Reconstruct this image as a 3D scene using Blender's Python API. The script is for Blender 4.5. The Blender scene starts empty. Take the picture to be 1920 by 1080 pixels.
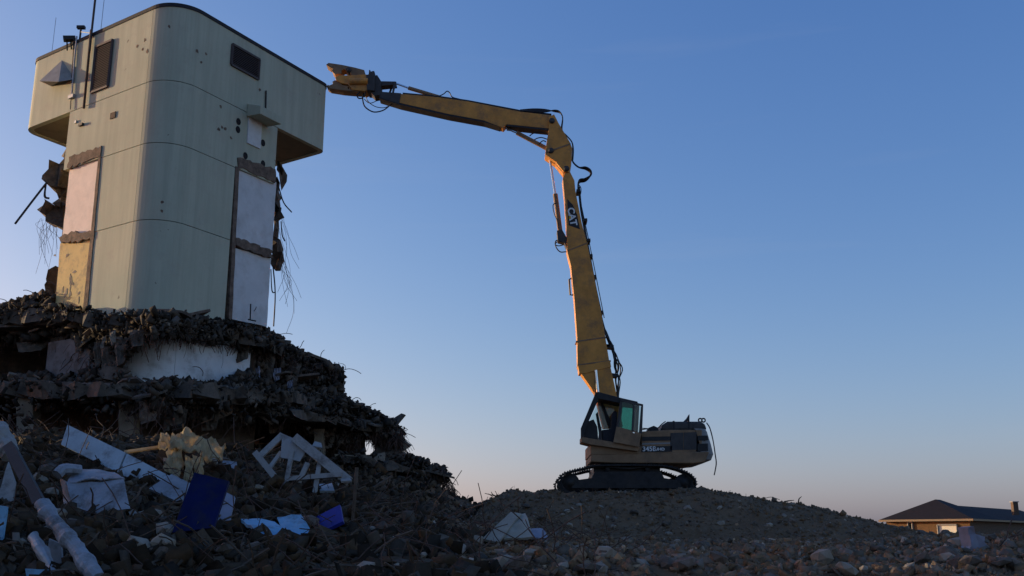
import bpy, bmesh, math, random
import numpy as np
from mathutils import Vector, Matrix, noise as mnoise

random.seed(7)
RNG = np.random.default_rng(7)
R = math.radians
scene = bpy.context.scene
COL = scene.collection

# ------------------------------------------------------------------ camera
F_PX, PITCH, ZC = 1900.0, math.atan(472 / 1900.0), 1.7
cam_d = bpy.data.cameras.new('camera')
cam = bpy.data.objects.new('camera', cam_d); COL.objects.link(cam)
cam_d.sensor_width = 36; cam_d.lens = 36 * F_PX / 1920
cam_d.clip_start = 0.1; cam_d.clip_end = 12000
cam.location = (0, 0, ZC)
cam.rotation_euler = (R(90) + PITCH, 0, 0)
scene.camera = cam

# ------------------------------------------------------------------ light
SUN_EL = R(8.0)
SUN_XY = Vector((-0.93, 0.37)).normalized()      # horizontal direction towards the sun
SUN_ROT = math.atan2(SUN_XY.x, SUN_XY.y)
world = bpy.data.worlds.new('World'); scene.world = world
world.use_nodes = True
nt = world.node_tree; nt.nodes.clear()
wo = nt.nodes.new('ShaderNodeOutputWorld'); bg = nt.nodes.new('ShaderNodeBackground')
sky = nt.nodes.new('ShaderNodeTexSky'); sky.sky_type = 'NISHITA'
sky.sun_disc = False; sky.sun_elevation = SUN_EL; sky.sun_rotation = SUN_ROT
sky.air_density = 1.0; sky.dust_density = 1.4; sky.ozone_density = 2.0
bg.inputs['Strength'].default_value = 0.12
# one even colour grade of the whole sky (dusk: a touch more red low down, more blue overhead)
sp = nt.nodes.new('ShaderNodeSeparateColor'); cb = nt.nodes.new('ShaderNodeCombineColor')
nt.links.new(sky.outputs[0], sp.inputs[0])
for ch, (g, p) in enumerate(((2.713, 1.246), (1.65, 0.958), (1.40, 0.62))):
    pw = nt.nodes.new('ShaderNodeMath'); pw.operation = 'POWER'; pw.inputs[1].default_value = p
    ml = nt.nodes.new('ShaderNodeMath'); ml.operation = 'MULTIPLY'; ml.inputs[1].default_value = g * 0.1 ** p / (0.12 * 2 ** 0.75)
    nt.links.new(sp.outputs[ch], pw.inputs[0]); nt.links.new(pw.outputs[0], ml.inputs[0]); nt.links.new(ml.outputs[0], cb.inputs[ch])
tcw = nt.nodes.new('ShaderNodeTexCoord'); mpw = nt.nodes.new('ShaderNodeMapping'); mpw.inputs['Scale'].default_value = (2.2, 2.2, 26); mpw.inputs['Rotation'].default_value = (0.03, 0.02, 0)
cnw = nt.nodes.new('ShaderNodeTexNoise'); cnw.inputs['Scale'].default_value = 1.3; cnw.inputs['Detail'].default_value = 6
rpw = nt.nodes.new('ShaderNodeMapRange'); rpw.inputs[1].default_value = 0.60; rpw.inputs[2].default_value = 0.80; rpw.inputs[3].default_value = 0.0; rpw.inputs[4].default_value = 0.05
mxw = nt.nodes.new('ShaderNodeMix'); mxw.data_type = 'RGBA'; mxw.inputs[7].default_value = (2.6, 2.6, 2.8, 1)
nt.links.new(tcw.outputs['Generated'], mpw.inputs[0]); nt.links.new(mpw.outputs[0], cnw.inputs['Vector']); nt.links.new(cnw.outputs['Fac'], rpw.inputs[0])
nt.links.new(rpw.outputs[0], mxw.inputs[0]); nt.links.new(cb.outputs[0], mxw.inputs[6])
nt.links.new(mxw.outputs[2], bg.inputs['Color']); nt.links.new(bg.outputs[0], wo.inputs[0])
sun_d = bpy.data.lights.new('sun', 'SUN'); sun = bpy.data.objects.new('sun', sun_d); COL.objects.link(sun)
sun_d.energy = 3.3; sun_d.angle = R(0.5); sun_d.color = (1.0, 0.80, 0.50)
sv = Vector((SUN_XY.x * math.cos(SUN_EL), SUN_XY.y * math.cos(SUN_EL), math.sin(SUN_EL)))
sun.rotation_euler = (-sv).to_track_quat('-Z', 'Y').to_euler()
sun.location = (-40, 10, 40)
vs = scene.view_settings
vs.view_transform = 'Standard'; vs.look = 'None'; vs.gamma = 1; vs.exposure = 0.75
scene.render.resolution_x = 1024; scene.render.resolution_y = 576

# ------------------------------------------------------------------ pixel rays -> places
CT, ST = math.cos(PITCH), math.sin(PITCH)
def K(px, py):
    u, v = px - 960.0, 540.0 - py
    Y = F_PX * CT - v * ST; Z = F_PX * ST + v * CT
    return u / Y, Z / Y
def P(px, py, Y):
    kx, kz = K(px, py)
    return Vector((kx * Y, Y, ZC + kz * Y))

# ------------------------------------------------------------------ materials
MATS = {}
def ramp(nt, fac, stops):
    r = nt.nodes.new('ShaderNodeValToRGB')
    e = r.color_ramp.elements
    while len(e) < len(stops): e.new(0.5)
    for i, (p, c) in enumerate(stops):
        e[i].position = p; e[i].color = (c[0], c[1], c[2], 1) if not isinstance(c, (int, float)) else (c, c, c, 1)
    nt.links.new(fac, r.inputs['Fac']); return r.outputs['Color']
def tex_noise(nt, scale, detail=5, rough=0.6, stretch=None):
    tc = nt.nodes.new('ShaderNodeNewGeometry')
    src = tc.outputs['Position']
    if stretch:
        mp = nt.nodes.new('ShaderNodeMapping'); mp.inputs['Scale'].default_value = stretch
        nt.links.new(src, mp.inputs['Vector']); src = mp.outputs[0]
    n = nt.nodes.new('ShaderNodeTexNoise'); n.inputs['Scale'].default_value = scale
    n.inputs['Detail'].default_value = detail; n.inputs['Roughness'].default_value = rough
    nt.links.new(src, n.inputs['Vector']); return n.outputs['Fac']
def mixc(nt, a, b, fac, mode='MIX'):
    m = nt.nodes.new('ShaderNodeMix'); m.data_type = 'RGBA'; m.blend_type = mode
    for s, v in ((m.inputs[6], a), (m.inputs[7], b)):
        if isinstance(v, tuple): s.default_value = (*v, 1)
        else: nt.links.new(v, s)
    if isinstance(fac, (int, float)): m.inputs[0].default_value = fac
    else: nt.links.new(fac, m.inputs[0])
    return m.outputs[2]
def mat(name, base, rough=0.8, var=0.25, scale=2.0, metal=0.0, bump=0.15, bscale=25, dirt=None, dirt_amt=0.5, dscale=1.2, stretch=None, attr=False, spec=0.3):
    m = bpy.data.materials.new(name); m.use_nodes = True; nt = m.node_tree
    b = nt.nodes['Principled BSDF']
    n1 = tex_noise(nt, scale, 6, 0.65, stretch)
    lo = tuple(c * (1 - var) for c in base); hi = tuple(min(1, c * (1 + var)) for c in base)
    col = ramp(nt, n1, [(0.3, lo), (0.7, hi)])
    if attr:
        a = nt.nodes.new('ShaderNodeAttribute'); a.attribute_name = 'tone'
        col = mixc(nt, col, a.outputs['Color'], 1.0, 'MULTIPLY')
    if dirt:
        n2 = tex_noise(nt, dscale, 8, 0.72, stretch)
        f = ramp(nt, n2, [(0.48, 0.0), (0.66, dirt_amt)])
        col = mixc(nt, col, dirt, f)
    nt.links.new(col, b.inputs['Base Color'])
    b.inputs['Roughness'].default_value = rough; b.inputs['Metallic'].default_value = metal
    b.inputs['Specular IOR Level'].default_value = spec
    if bump:
        bp = nt.nodes.new('ShaderNodeBump'); bp.inputs['Strength'].default_value = bump; bp.inputs['Distance'].default_value = 0.03
        nt.links.new(tex_noise(nt, bscale, 5, 0.7), bp.inputs['Height']); nt.links.new(bp.outputs[0], b.inputs['Normal'])
    MATS[name] = m; return m

def wall_mat():
    m = bpy.data.materials.new('painted_wall'); m.use_nodes = True; nt = m.node_tree
    b = nt.nodes['Principled BSDF']
    col = ramp(nt, tex_noise(nt, 0.35, 5, 0.6), [(0.3, (0.41, 0.425, 0.32)), (0.7, (0.49, 0.50, 0.38))])
    st = ramp(nt, tex_noise(nt, 1.0, 7, 0.7, (2.2, 2.2, 0.12)), [(0.42, 0.0), (0.70, 0.7)])
    col = mixc(nt, col, (0.33, 0.34, 0.26), st)
    blot = ramp(nt, tex_noise(nt, 1.6, 9, 0.75), [(0.52, 0.0), (0.66, 0.6)])
    col = mixc(nt, col, (0.40, 0.38, 0.30), blot)
    chip = ramp(nt, tex_noise(nt, 2.4, 3, 0.5), [(0.735, 0.0), (0.75, 0.8)])
    col = mixc(nt, col, (0.20, 0.18, 0.15), chip)
    nt.links.new(col, b.inputs['Base Color']); b.inputs['Roughness'].default_value = 0.85
    b.inputs['Specular IOR Level'].default_value = 0.2
    bp = nt.nodes.new('ShaderNodeBump'); bp.inputs['Strength'].default_value = 0.25; bp.inputs['Distance'].default_value = 0.02
    nt.links.new(tex_noise(nt, 18, 6, 0.7), bp.inputs['Height']); nt.links.new(bp.outputs[0], b.inputs['Normal'])
    MATS['painted_wall'] = m
wall_mat()
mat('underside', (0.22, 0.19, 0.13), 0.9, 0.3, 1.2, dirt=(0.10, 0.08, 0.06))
mat('plaster_white', (0.62, 0.63, 0.62), 0.9, 0.08, 1.5, dirt=(0.35, 0.32, 0.28), dirt_amt=0.35)
mat('plaster_yellow', (0.66, 0.50, 0.22), 0.9, 0.1, 1.5, dirt=(0.25, 0.21, 0.16), dirt_amt=0.7, dscale=2.4)
mat('plaster_blue', (0.64, 0.68, 0.70), 0.85, 0.12, 1.0, dirt=(0.20, 0.18, 0.16), dirt_amt=0.7, dscale=0.9)
mat('plaster_dark', (0.17, 0.175, 0.18), 0.9, 0.3, 1.0, dirt=(0.07, 0.06, 0.05), dirt_amt=0.8)
mat('broken_concrete', (0.12, 0.095, 0.072), 0.95, 0.5, 3.0, bump=0.8, bscale=12, dirt=(0.05, 0.042, 0.035), dirt_amt=0.8)
mat('scar_brown', (0.16, 0.115, 0.085), 0.95, 0.5, 4.0, bump=0.8, bscale=14)
mat('pale_concrete', (0.30, 0.25, 0.19), 0.95, 0.3, 2.0, bump=0.5, bscale=16, dirt=(0.12, 0.10, 0.08))
mat('dark_metal', (0.035, 0.032, 0.032), 0.55, 0.3, 8, metal=0.3)
mat('hood_grey', (0.30, 0.29, 0.26), 0.6, 0.2, 2, dirt=(0.16, 0.15, 0.13))
mat('plaster_pink', (0.86, 0.72, 0.62), 0.9, 0.08, 1.5, dirt=(0.45, 0.38, 0.32), dirt_amt=0.3)
mat('rust', (0.085, 0.05, 0.035), 0.85, 0.4, 10)
mat('louvre_metal', (0.075, 0.055, 0.05), 0.6, 0.2, 6)
mat('louvre_dark', (0.02, 0.018, 0.018), 0.9, 0.1, 6)
mat('galvanised', (0.35, 0.36, 0.37), 0.5, 0.2, 4, metal=0.5, dirt=(0.15, 0.12, 0.10))
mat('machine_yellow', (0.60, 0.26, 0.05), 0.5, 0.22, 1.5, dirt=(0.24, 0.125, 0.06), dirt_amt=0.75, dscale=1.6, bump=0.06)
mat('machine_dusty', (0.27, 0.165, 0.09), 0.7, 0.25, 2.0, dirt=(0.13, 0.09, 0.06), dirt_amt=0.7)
mat('machine_black', (0.018, 0.018, 0.020), 0.5, 0.3, 4)
mat('machine_grey', (0.055, 0.05, 0.048), 0.6, 0.3, 4)
mat('counterweight_grey', (0.24, 0.24, 0.24), 0.6, 0.15, 3, dirt=(0.12, 0.10, 0.08))
mat('track_steel', (0.03, 0.028, 0.028), 0.7, 0.4, 6, metal=0.2, dirt=(0.06, 0.05, 0.04))
mat('rubber', (0.015, 0.015, 0.017), 0.55, 0.2, 10, bump=0)
mat('chrome', (0.75, 0.75, 0.75), 0.22, 0.05, 4, metal=1.0, bump=0)
mat('white_print', (0.75, 0.75, 0.73), 0.6, 0.1, 4, bump=0)
mat('yellow_print', (0.70, 0.48, 0.03), 0.6, 0.1, 4, bump=0)
mat('seat_fabric', (0.03, 0.03, 0.035), 0.9, 0.2, 10)
mat('blue_panel', (0.004, 0.008, 0.055), 0.5, 0.3, 2, bump=0.05, spec=0.1, dirt=(0.03, 0.026, 0.03), dirt_amt=0.6, dscale=2.5)
mat('blue_bright', (0.018, 0.03, 0.22), 0.5, 0.3, 2, bump=0.05, spec=0.1)
mat('lilac_panel', (0.24, 0.24, 0.29), 0.6, 0.2, 2)
mat('sheet_blue', (0.36, 0.43, 0.47), 0.45, 0.18, 1.4, bump=0.1, dirt=(0.15, 0.14, 0.13), dirt_amt=0.85, dscale=2.6)
mat('light_blue', (0.20, 0.42, 0.60), 0.5, 0.15, 1.4, bump=0.05, dirt=(0.10, 0.12, 0.13), dirt_amt=0.85, dscale=2.8)
mat('sheet_grey', (0.26, 0.275, 0.30), 0.5, 0.3, 1.6, bump=0.15, dirt=(0.09, 0.08, 0.07), dirt_amt=0.9, dscale=2.8)
mat('insulation', (0.62, 0.50, 0.30), 0.95, 0.25, 4, bump=0.6, bscale=18, dirt=(0.3, 0.22, 0.13))
def thin_cloth(m):                                # light passes through the thin torn mat
    nt = m.node_tree; b = nt.nodes['Principled BSDF']; o = nt.nodes['Material Output']
    tr = nt.nodes.new('ShaderNodeBsdfTranslucent'); mx = nt.nodes.new('ShaderNodeMixShader'); mx.inputs[0].default_value = 0.45
    nt.links.new(b.inputs['Base Color'].links[0].from_socket, tr.inputs['Color'])
    nt.links.new(b.outputs[0], mx.inputs[1]); nt.links.new(tr.outputs[0], mx.inputs[2]); nt.links.new(mx.outputs[0], o.inputs[0])
thin_cloth(MATS['insulation'])
mat('beige_board', (0.33, 0.30, 0.24), 0.9, 0.2, 2, dirt=(0.16, 0.14, 0.11))
mat('frame_white', (0.30, 0.29, 0.27), 0.6, 0.15, 3, dirt=(0.11, 0.09, 0.075), dirt_amt=0.85, dscale=3.0)
mat('wood', (0.10, 0.07, 0.048), 0.9, 0.4, 4, bump=0.4)
mat('rubble', (1.0, 1.0, 1.0), 0.97, 0.4, 5, bump=0.7, bscale=14, attr=True, spec=0.06)
mat('roof_tile', (0.007, 0.007, 0.012), 0.9, 0.25, 2.0)
mat('brick', (0.15, 0.085, 0.038), 0.9, 0.25, 6.0)
mat('brick_dark', (0.10, 0.07, 0.05), 0.9, 0.3, 6.0)
mat('trim', (0.28, 0.21, 0.13), 0.8, 0.1, 3)
mat('roof_felt', (0.03, 0.03, 0.033), 0.8, 0.3, 6)

def ground_mat():
    m = bpy.data.materials.new('ground'); m.use_nodes = True; nt = m.node_tree
    b = nt.nodes['Principled BSDF']
    col = ramp(nt, tex_noise(nt, 0.5, 8, 0.7), [(0.3, (0.14, 0.088, 0.050)), (0.7, (0.23, 0.15, 0.088))])
    f = ramp(nt, tex_noise(nt, 5.0, 8, 0.8), [(0.52, 0.0), (0.68, 0.7)])
    col = mixc(nt, col, (0.22, 0.17, 0.12), f)
    nt.links.new(col, b.inputs['Base Color']); b.inputs['Roughness'].default_value = 0.97
    b.inputs['Specular IOR Level'].default_value = 0.1
    bp = nt.nodes.new('ShaderNodeBump'); bp.inputs['Strength'].default_value = 0.9; bp.inputs['Distance'].default_value = 0.12
    nt.links.new(tex_noise(nt, 3.5, 9, 0.75), bp.inputs['Height']); nt.links.new(bp.outputs[0], b.inputs['Normal'])
    MATS['ground'] = m
ground_mat()
def glass_mat(name, tint, alpha=0.35):
    m = bpy.data.materials.new(name); m.use_nodes = True; nt = m.node_tree; nt.nodes.clear()
    o = nt.nodes.new('ShaderNodeOutputMaterial'); mx = nt.nodes.new('ShaderNodeMixShader')
    t = nt.nodes.new('ShaderNodeBsdfTransparent'); g = nt.nodes.new('ShaderNodeBsdfGlossy')
    fr = nt.nodes.new('ShaderNodeFresnel'); fr.inputs['IOR'].default_value = 1.5
    t.inputs['Color'].default_value = (*tint, 1); g.inputs['Roughness'].default_value = 0.08
    g.inputs['Color'].default_value = (0.9, 0.9, 0.9, 1)
    nt.links.new(fr.outputs[0], mx.inputs[0]); nt.links.new(t.outputs[0], mx.inputs[1]); nt.links.new(g.outputs[0], mx.inputs[2])
    nt.links.new(mx.outputs[0], o.inputs[0]); MATS[name] = m
glass_mat('glass', (0.80, 0.86, 0.84)); glass_mat('teal_glass', (0.20, 0.55, 0.45))
def emit_window():
    m = mat('lit_blind', (0.75, 0.70, 0.55), 0.6, 0.05, 2, bump=0)
emit_window()

# ------------------------------------------------------------------ object helpers
WL = {}
def mesh_data(name, verts, faces, m, smooth=False):
    me = bpy.data.meshes.new(name)
    me.from_pydata([tuple(v) for v in verts], [], faces)
    me.materials.append(MATS[m]); me.update()
    if smooth: me.polygons.foreach_set('use_smooth', [True] * len(me.polygons))
    return me
def place(o, loc, parent=None):
    loc = Vector(loc); WL[o.name] = loc
    if parent is not None:
        o.parent = parent; o.location = loc - WL[parent.name]
    else: o.location = loc
    COL.objects.link(o); return o
def obj(name, vf, m, parent=None, smooth=False, recentre=True):
    verts, faces = vf
    A = np.array([tuple(v) for v in verts], dtype=float)
    c = np.array([(A[:, 0].min() + A[:, 0].max()) / 2, (A[:, 1].min() + A[:, 1].max()) / 2, A[:, 2].min()])
    if not recentre: c[:] = 0
    me = mesh_data(name, A - c, faces, m, smooth)
    bm = bmesh.new(); bm.from_mesh(me); bmesh.ops.recalc_face_normals(bm, faces=bm.faces); bm.to_mesh(me); bm.free()
    o = bpy.data.objects.new(name, me)
    return place(o, c, parent)
def empty(name, loc):
    o = bpy.data.objects.new(name, None); o.empty_display_size = 0.3
    return place(o, loc)
def tag(o, label=None, cat=None, group=None, kind=None):
    if label: o['label'] = label
    if cat: o['category'] = cat
    if group: o['group'] = group
    if kind or cat: o['kind'] = kind or 'thing'
    return o
def bevel(o, w=0.02, seg=2):
    b = o.modifiers.new('bevel', 'BEVEL'); b.width = w; b.segments = seg; b.limit_method = 'ANGLE'; b.angle_limit = R(40); return o

# ------------------------------------------------------------------ shape helpers -> (verts, faces)
def join(*vfs):
    V, Fc = [], []
    for v, f in vfs:
        n = len(V); V += [Vector(p) for p in v]; Fc += [tuple(i + n for i in q) for q in f]
    return V, Fc
BOXF = [(0, 1, 2, 3), (7, 6, 5, 4), (0, 4, 5, 1), (1, 5, 6, 2), (2, 6, 7, 3), (3, 7, 4, 0)]
def box(x0, x1, y0, y1, z0, z1):
    return ([Vector(p) for p in ((x0, y0, z0), (x1, y0, z0), (x1, y1, z0), (x0, y1, z0), (x0, y0, z1), (x1, y0, z1), (x1, y1, z1), (x0, y1, z1))], BOXF)
def prism(front, vec):
    n = len(front); vec = Vector(vec)
    V = [Vector(p) for p in front] + [Vector(p) + vec for p in front]
    return V, [tuple(range(n)), tuple(range(2 * n - 1, n - 1, -1))] + [(i, (i + 1) % n, (i + 1) % n + n, i + n) for i in range(n)]
def pprism(pts, Y, depth):                       # outline given at distance Y, real depth behind it
    return prism([P(x, y, Y) for x, y in pts], (0, depth, 0))
def catmull(pts, k=6):
    pts = [Vector(p) for p in pts]
    if len(pts) < 3: return pts
    q = [pts[0] * 2 - pts[1]] + pts + [pts[-1] * 2 - pts[-2]]
    out = []
    for i in range(1, len(q) - 2):
        p0, p1, p2, p3 = q[i - 1:i + 3]
        for j in range(k):
            t = j / k
            out.append(0.5 * ((2 * p1) + (p2 - p0) * t + (2 * p0 - 5 * p1 + 4 * p2 - p3) * t * t + (3 * p1 - p0 - 3 * p2 + p3) * t ** 3))
    out.append(pts[-1]); return out
def tube(pts, r, sides=6, smooth=0, r2=None):
    pts = catmull(pts, smooth) if smooth else [Vector(p) for p in pts]
    V, Fc = [], []; n = len(pts)
    up = Vector((0.13, 0.31, 0.94)).normalized()
    for i, p in enumerate(pts):
        d = (pts[min(i + 1, n - 1)] - pts[max(i - 1, 0)])
        d = d.normalized() if d.length > 1e-9 else Vector((0, 0, 1))
        a = d.cross(up)
        if a.length < 0.05: a = d.cross(Vector((1, 0, 0)))
        a.normalize(); b = a.cross(d).normalized()
        rr = r if r2 is None else r + (r2 - r) * i / max(1, n - 1)
        for k in range(sides):
            t = 2 * math.pi * k / sides
            V.append(p + a * (rr * math.cos(t)) + b * (rr * math.sin(t)))
    for i in range(n - 1):
        for k in range(sides):
            k2 = (k + 1) % sides
            Fc.append((i * sides + k, i * sides + k2, (i + 1) * sides + k2, (i + 1) * sides + k))
    Fc.append(tuple(range(sides - 1, -1, -1))); Fc.append(tuple((n - 1) * sides + k for k in range(sides)))
    return V, Fc
def bar(a, b, w, h, upv=(0, 0, 1)):              # rectangular bar from a to b
    a, b = Vector(a), Vector(b); d = (b - a).normalized(); u = Vector(upv)
    s = d.cross(u)
    if s.length < 0.05: s = d.cross(Vector((1, 0, 0)))
    s.normalize(); t = s.cross(d).normalized(); s *= w / 2; t *= h / 2
    return [a - s - t, a + s - t, a + s + t, a - s + t, b - s - t, b + s - t, b + s + t, b - s + t], BOXF
def disc_y(c, r, y0, y1, n=24):                  # short cylinder with its axis along Y
    V = [Vector((c[0] + r * math.cos(2 * math.pi * k / n), y, c[1] + r * math.sin(2 * math.pi * k / n))) for y in (y0, y1) for k in range(n)]
    return V, [tuple(range(n)), tuple(range(2 * n - 1, n - 1, -1))] + [(k, (k + 1) % n, (k + 1) % n + n, k + n) for k in range(n)]
def nz(p, s=1.0, o=0.0): return mnoise.noise(Vector((p[0] * s + o, p[1] * s - o, p[2] * s + 2 * o)))
def sheet(c, nu=10, nv=10, amp=0.08, fs=1.5, th=0.025, seed=0.0, fold=0.0):
    """bent sheet over four corners, with real thickness"""
    c = [Vector(p) for p in c]; nrm = (c[1] - c[0]).cross(c[3] - c[0]).normalized()
    V = []
    for side in (0, 1):
        for j in range(nv + 1):
            for i in range(nu + 1):
                u, v = i / nu, j / nv
                p = c[0] * (1 - u) * (1 - v) + c[1] * u * (1 - v) + c[2] * u * v + c[3] * (1 - u) * v
                d = amp * (nz(p, fs, seed) + 0.5 * nz(p, fs * 2.7, seed + 5)) + fold * abs(((u * 3 + v + seed) % 1) - 0.5)
                V.append(p + nrm * (d + (th if side else 0)))
    W = nu + 1; N = W * (nv + 1); Fc = []
    for j in range(nv):
        for i in range(nu):
            a = j * W + i
            Fc.append((a, a + 1, a + W + 1, a + W)); Fc.append((N + a + W, N + a + W + 1, N + a + 1, N + a))
    edge = [i for i in range(W)] + [W * j + nu for j in range(1, nv + 1)] + [W * nv + i for i in range(nu - 1, -1, -1)] + [W * j for j in range(nv - 1, 0, -1)]
    for k in range(len(edge)):
        a, b = edge[k], edge[(k + 1) % len(edge)]; Fc.append((b, a, a + N, b + N))
    return V, Fc
def jag(pts, step=0.25, amp=0.1, seed=0):        # ragged closed outline
    rr = random.Random(seed); out = []
    n = len(pts); pts = [Vector(p) for p in pts]
    for i in range(n):
        a, b = pts[i], pts[(i + 1) % n]; m = max(1, int((b - a).length / step))
        for k in range(m):
            p = a.lerp(b, k / m)
            out.append(p + Vector([rr.uniform(-amp, amp) for _ in range(len(p))]))
    return out

# chunks as numpy blocks ---------------------------------------------------
CUBE = np.array([(-1, -1, -1), (1, -1, -1), (1, 1, -1), (-1, 1, -1), (-1, -1, 1), (1, -1, 1), (1, 1, 1), (-1, 1, 1)], dtype=float) * 0.5
CQ = np.array([(3, 2, 1, 0), (4, 5, 6, 7), (1, 5, 4, 0), (2, 6, 5, 1), (3, 7, 6, 2), (0, 4, 7, 3)])
def rand_rot(n):
    q = RNG.normal(size=(n, 4)); q /= np.linalg.norm(q, axis=1)[:, None]
    w, x, y, z = q.T
    return np.stack([np.stack([1 - 2 * (y * y + z * z), 2 * (x * y - z * w), 2 * (x * z + y * w)], -1),
                     np.stack([2 * (x * y + z * w), 1 - 2 * (x * x + z * z), 2 * (y * z - x * w)], -1),
                     np.stack([2 * (x * z - y * w), 2 * (y * z + x * w), 1 - 2 * (x * x + y * y)], -1)], 1)
def chunk_obj(name, pos, size, m='rubble', parent=None, aspect=(0.5, 1.0), tone=(0.05, 0.16), tint=(1, 0.80, 0.62), pale=0.06, jitter=0.16):
    """many angular broken pieces as one mesh; pos (n,3), size (n,)"""
    pos = np.asarray(pos, float); n = len(pos); size = np.asarray(size, float)
    v = np.repeat(CUBE[None], n, 0) + RNG.uniform(-jitter, jitter, (n, 8, 3))
    asp = np.stack([np.ones(n), RNG.uniform(*aspect, n), RNG.uniform(aspect[0] * .6, aspect[1], n) * 0.75], -1)
    v = v * (asp * size[:, None])[:, None, :]
    v = np.einsum('nij,nkj->nki', rand_rot(n), v) + pos[:, None, :]
    f = (CQ[None] + (np.arange(n) * 8)[:, None, None]).reshape(-1, 4)
    c = pos.mean(0); c[2] = pos[:, 2].min()
    me = bpy.data.meshes.new(name); me.vertices.add(n * 8); me.loops.add(n * 24); me.polygons.add(n * 6)
    me.vertices.foreach_set('co', (v.reshape(-1, 3) - c).ravel())
    me.polygons.foreach_set('loop_start', np.arange(0, n * 24, 4)); me.loops.foreach_set('vertex_index', f.ravel())
    me.update(calc_edges=True); me.materials.append(MATS[m])
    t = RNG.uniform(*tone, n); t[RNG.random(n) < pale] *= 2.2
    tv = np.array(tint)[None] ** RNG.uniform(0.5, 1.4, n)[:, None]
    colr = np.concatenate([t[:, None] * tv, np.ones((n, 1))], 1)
    a = me.color_attributes.new('tone', 'FLOAT_COLOR', 'POINT')
    a.data.foreach_set('color', np.repeat(colr, 8, 0).ravel().astype(np.float32))
    o = bpy.data.objects.new(name, me); return place(o, c, parent)

# ------------------------------------------------------------------ tower frame of reference
dL = Vector((-2906, 1958, 0)).normalized(); dR = Vector((1100, 1958, 0)).normalized()
nL = Vector((-dL.y, dL.x, 0)); nL = nL if nL.y < 0 else -nL
nR = Vector((dR.y, -dR.x, 0)); nR = nR if nR.y < 0 else -nR
k0 = K(331, -6); Y0 = 34.6
C0 = Vector((k0[0] * Y0, Y0, 0)); ZTOP = ZC + k0[1] * Y0
def onface(px, py, d, n, out=0.0):
    kx, kz = K(px, py); o = C0 + n * out
    # o + d*s = (kx,1)*Y
    det = d.x * -1 - d.y * -kx
    s = ((-o.x) * -1 - (-o.y) * -kx) / det
    Y = o.y + d.y * s
    return s, ZC + kz * Y
def Ls(px, py, out=0): return onface(px, py, dL, nL, out)
def Rs(px, py, out=0): return onface(px, py, dR, nR, out)
def FL(s, z, out=0): return Vector((C0 + dL * s + nL * out).to_tuple()[:2] + (z,))
def FR(s, z, out=0): return Vector((C0 + dR * s + nR * out).to_tuple()[:2] + (z,))
def LP(px, py, out=0.0): s, z = Ls(px, py, out); return FL(s, z, out)
def RP(px, py, out=0.0): s, z = Rs(px, py, out); return FR(s, z, out)

# ------------------------------------------------------------------ terrain
def sstep(x, a, b):
    t = np.clip((x - a) / (b - a), 0, 1); return t * t * (3 - 2 * t)
def vnoise(x, y, seed=0):
    xi = np.floor(x).astype(np.int64); yi = np.floor(y).astype(np.int64); xf = x - xi; yf = y - yi
    def h(i, j):
        v = (i * 374761393 + j * 668265263 + seed * 974711) & 0x7fffffff
        v = ((v ^ (v >> 13)) * 1274126177) & 0x7fffffff
        return ((v ^ (v >> 16)) & 0xffff) / 65535.0
    u = xf * xf * (3 - 2 * xf); w = yf * yf * (3 - 2 * yf)
    return (h(xi, yi) * (1 - u) + h(xi + 1, yi) * u) * (1 - w) + (h(xi, yi + 1) * (1 - u) + h(xi + 1, yi + 1) * u) * w - 0.5
def fbm(x, y, s, o=4, seed=0):
    t = 0; a = 1.0
    for i in range(o): t = t + a * vnoise(x * s, y * s, seed + i); s *= 2.1; a *= 0.5
    return t
MOUND = [(840, 1000), (870, 972), (905, 946), (950, 932), (1045, 927), (1180, 924), (1310, 920), (1400, 936), (1500, 950), (1560, 966), (1640, 988), (1720, 1006), (1800, 1016)]
MX = [P(a, b, 41).x for a, b in MOUND]; MZ = [P(a, b, 41).z for a, b in MOUND]
HX = [-60, -13, -9, -7, -4.2, -1.2, 1.5, 4]; HZ = [5.0, 4.2, 4.0, 3.7, 2.8, 1.95, 1.5, 1.3]
UX = [-60, -45, -22, -12, -8.5, -7, -5.6, -4.0, -3.0, -1.8, -0.6, 1.0]; UZ = [7.0, 7.0, 6.6, 5.6, 5.0, 4.4, 4.1, 3.8, 3.6, 2.9, 2.2, 1.6]
RXx = [5, 9, 11, 16, 40]; RZz = [1.35, 1.35, 1.5, 1.55, 1.4]
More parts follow.
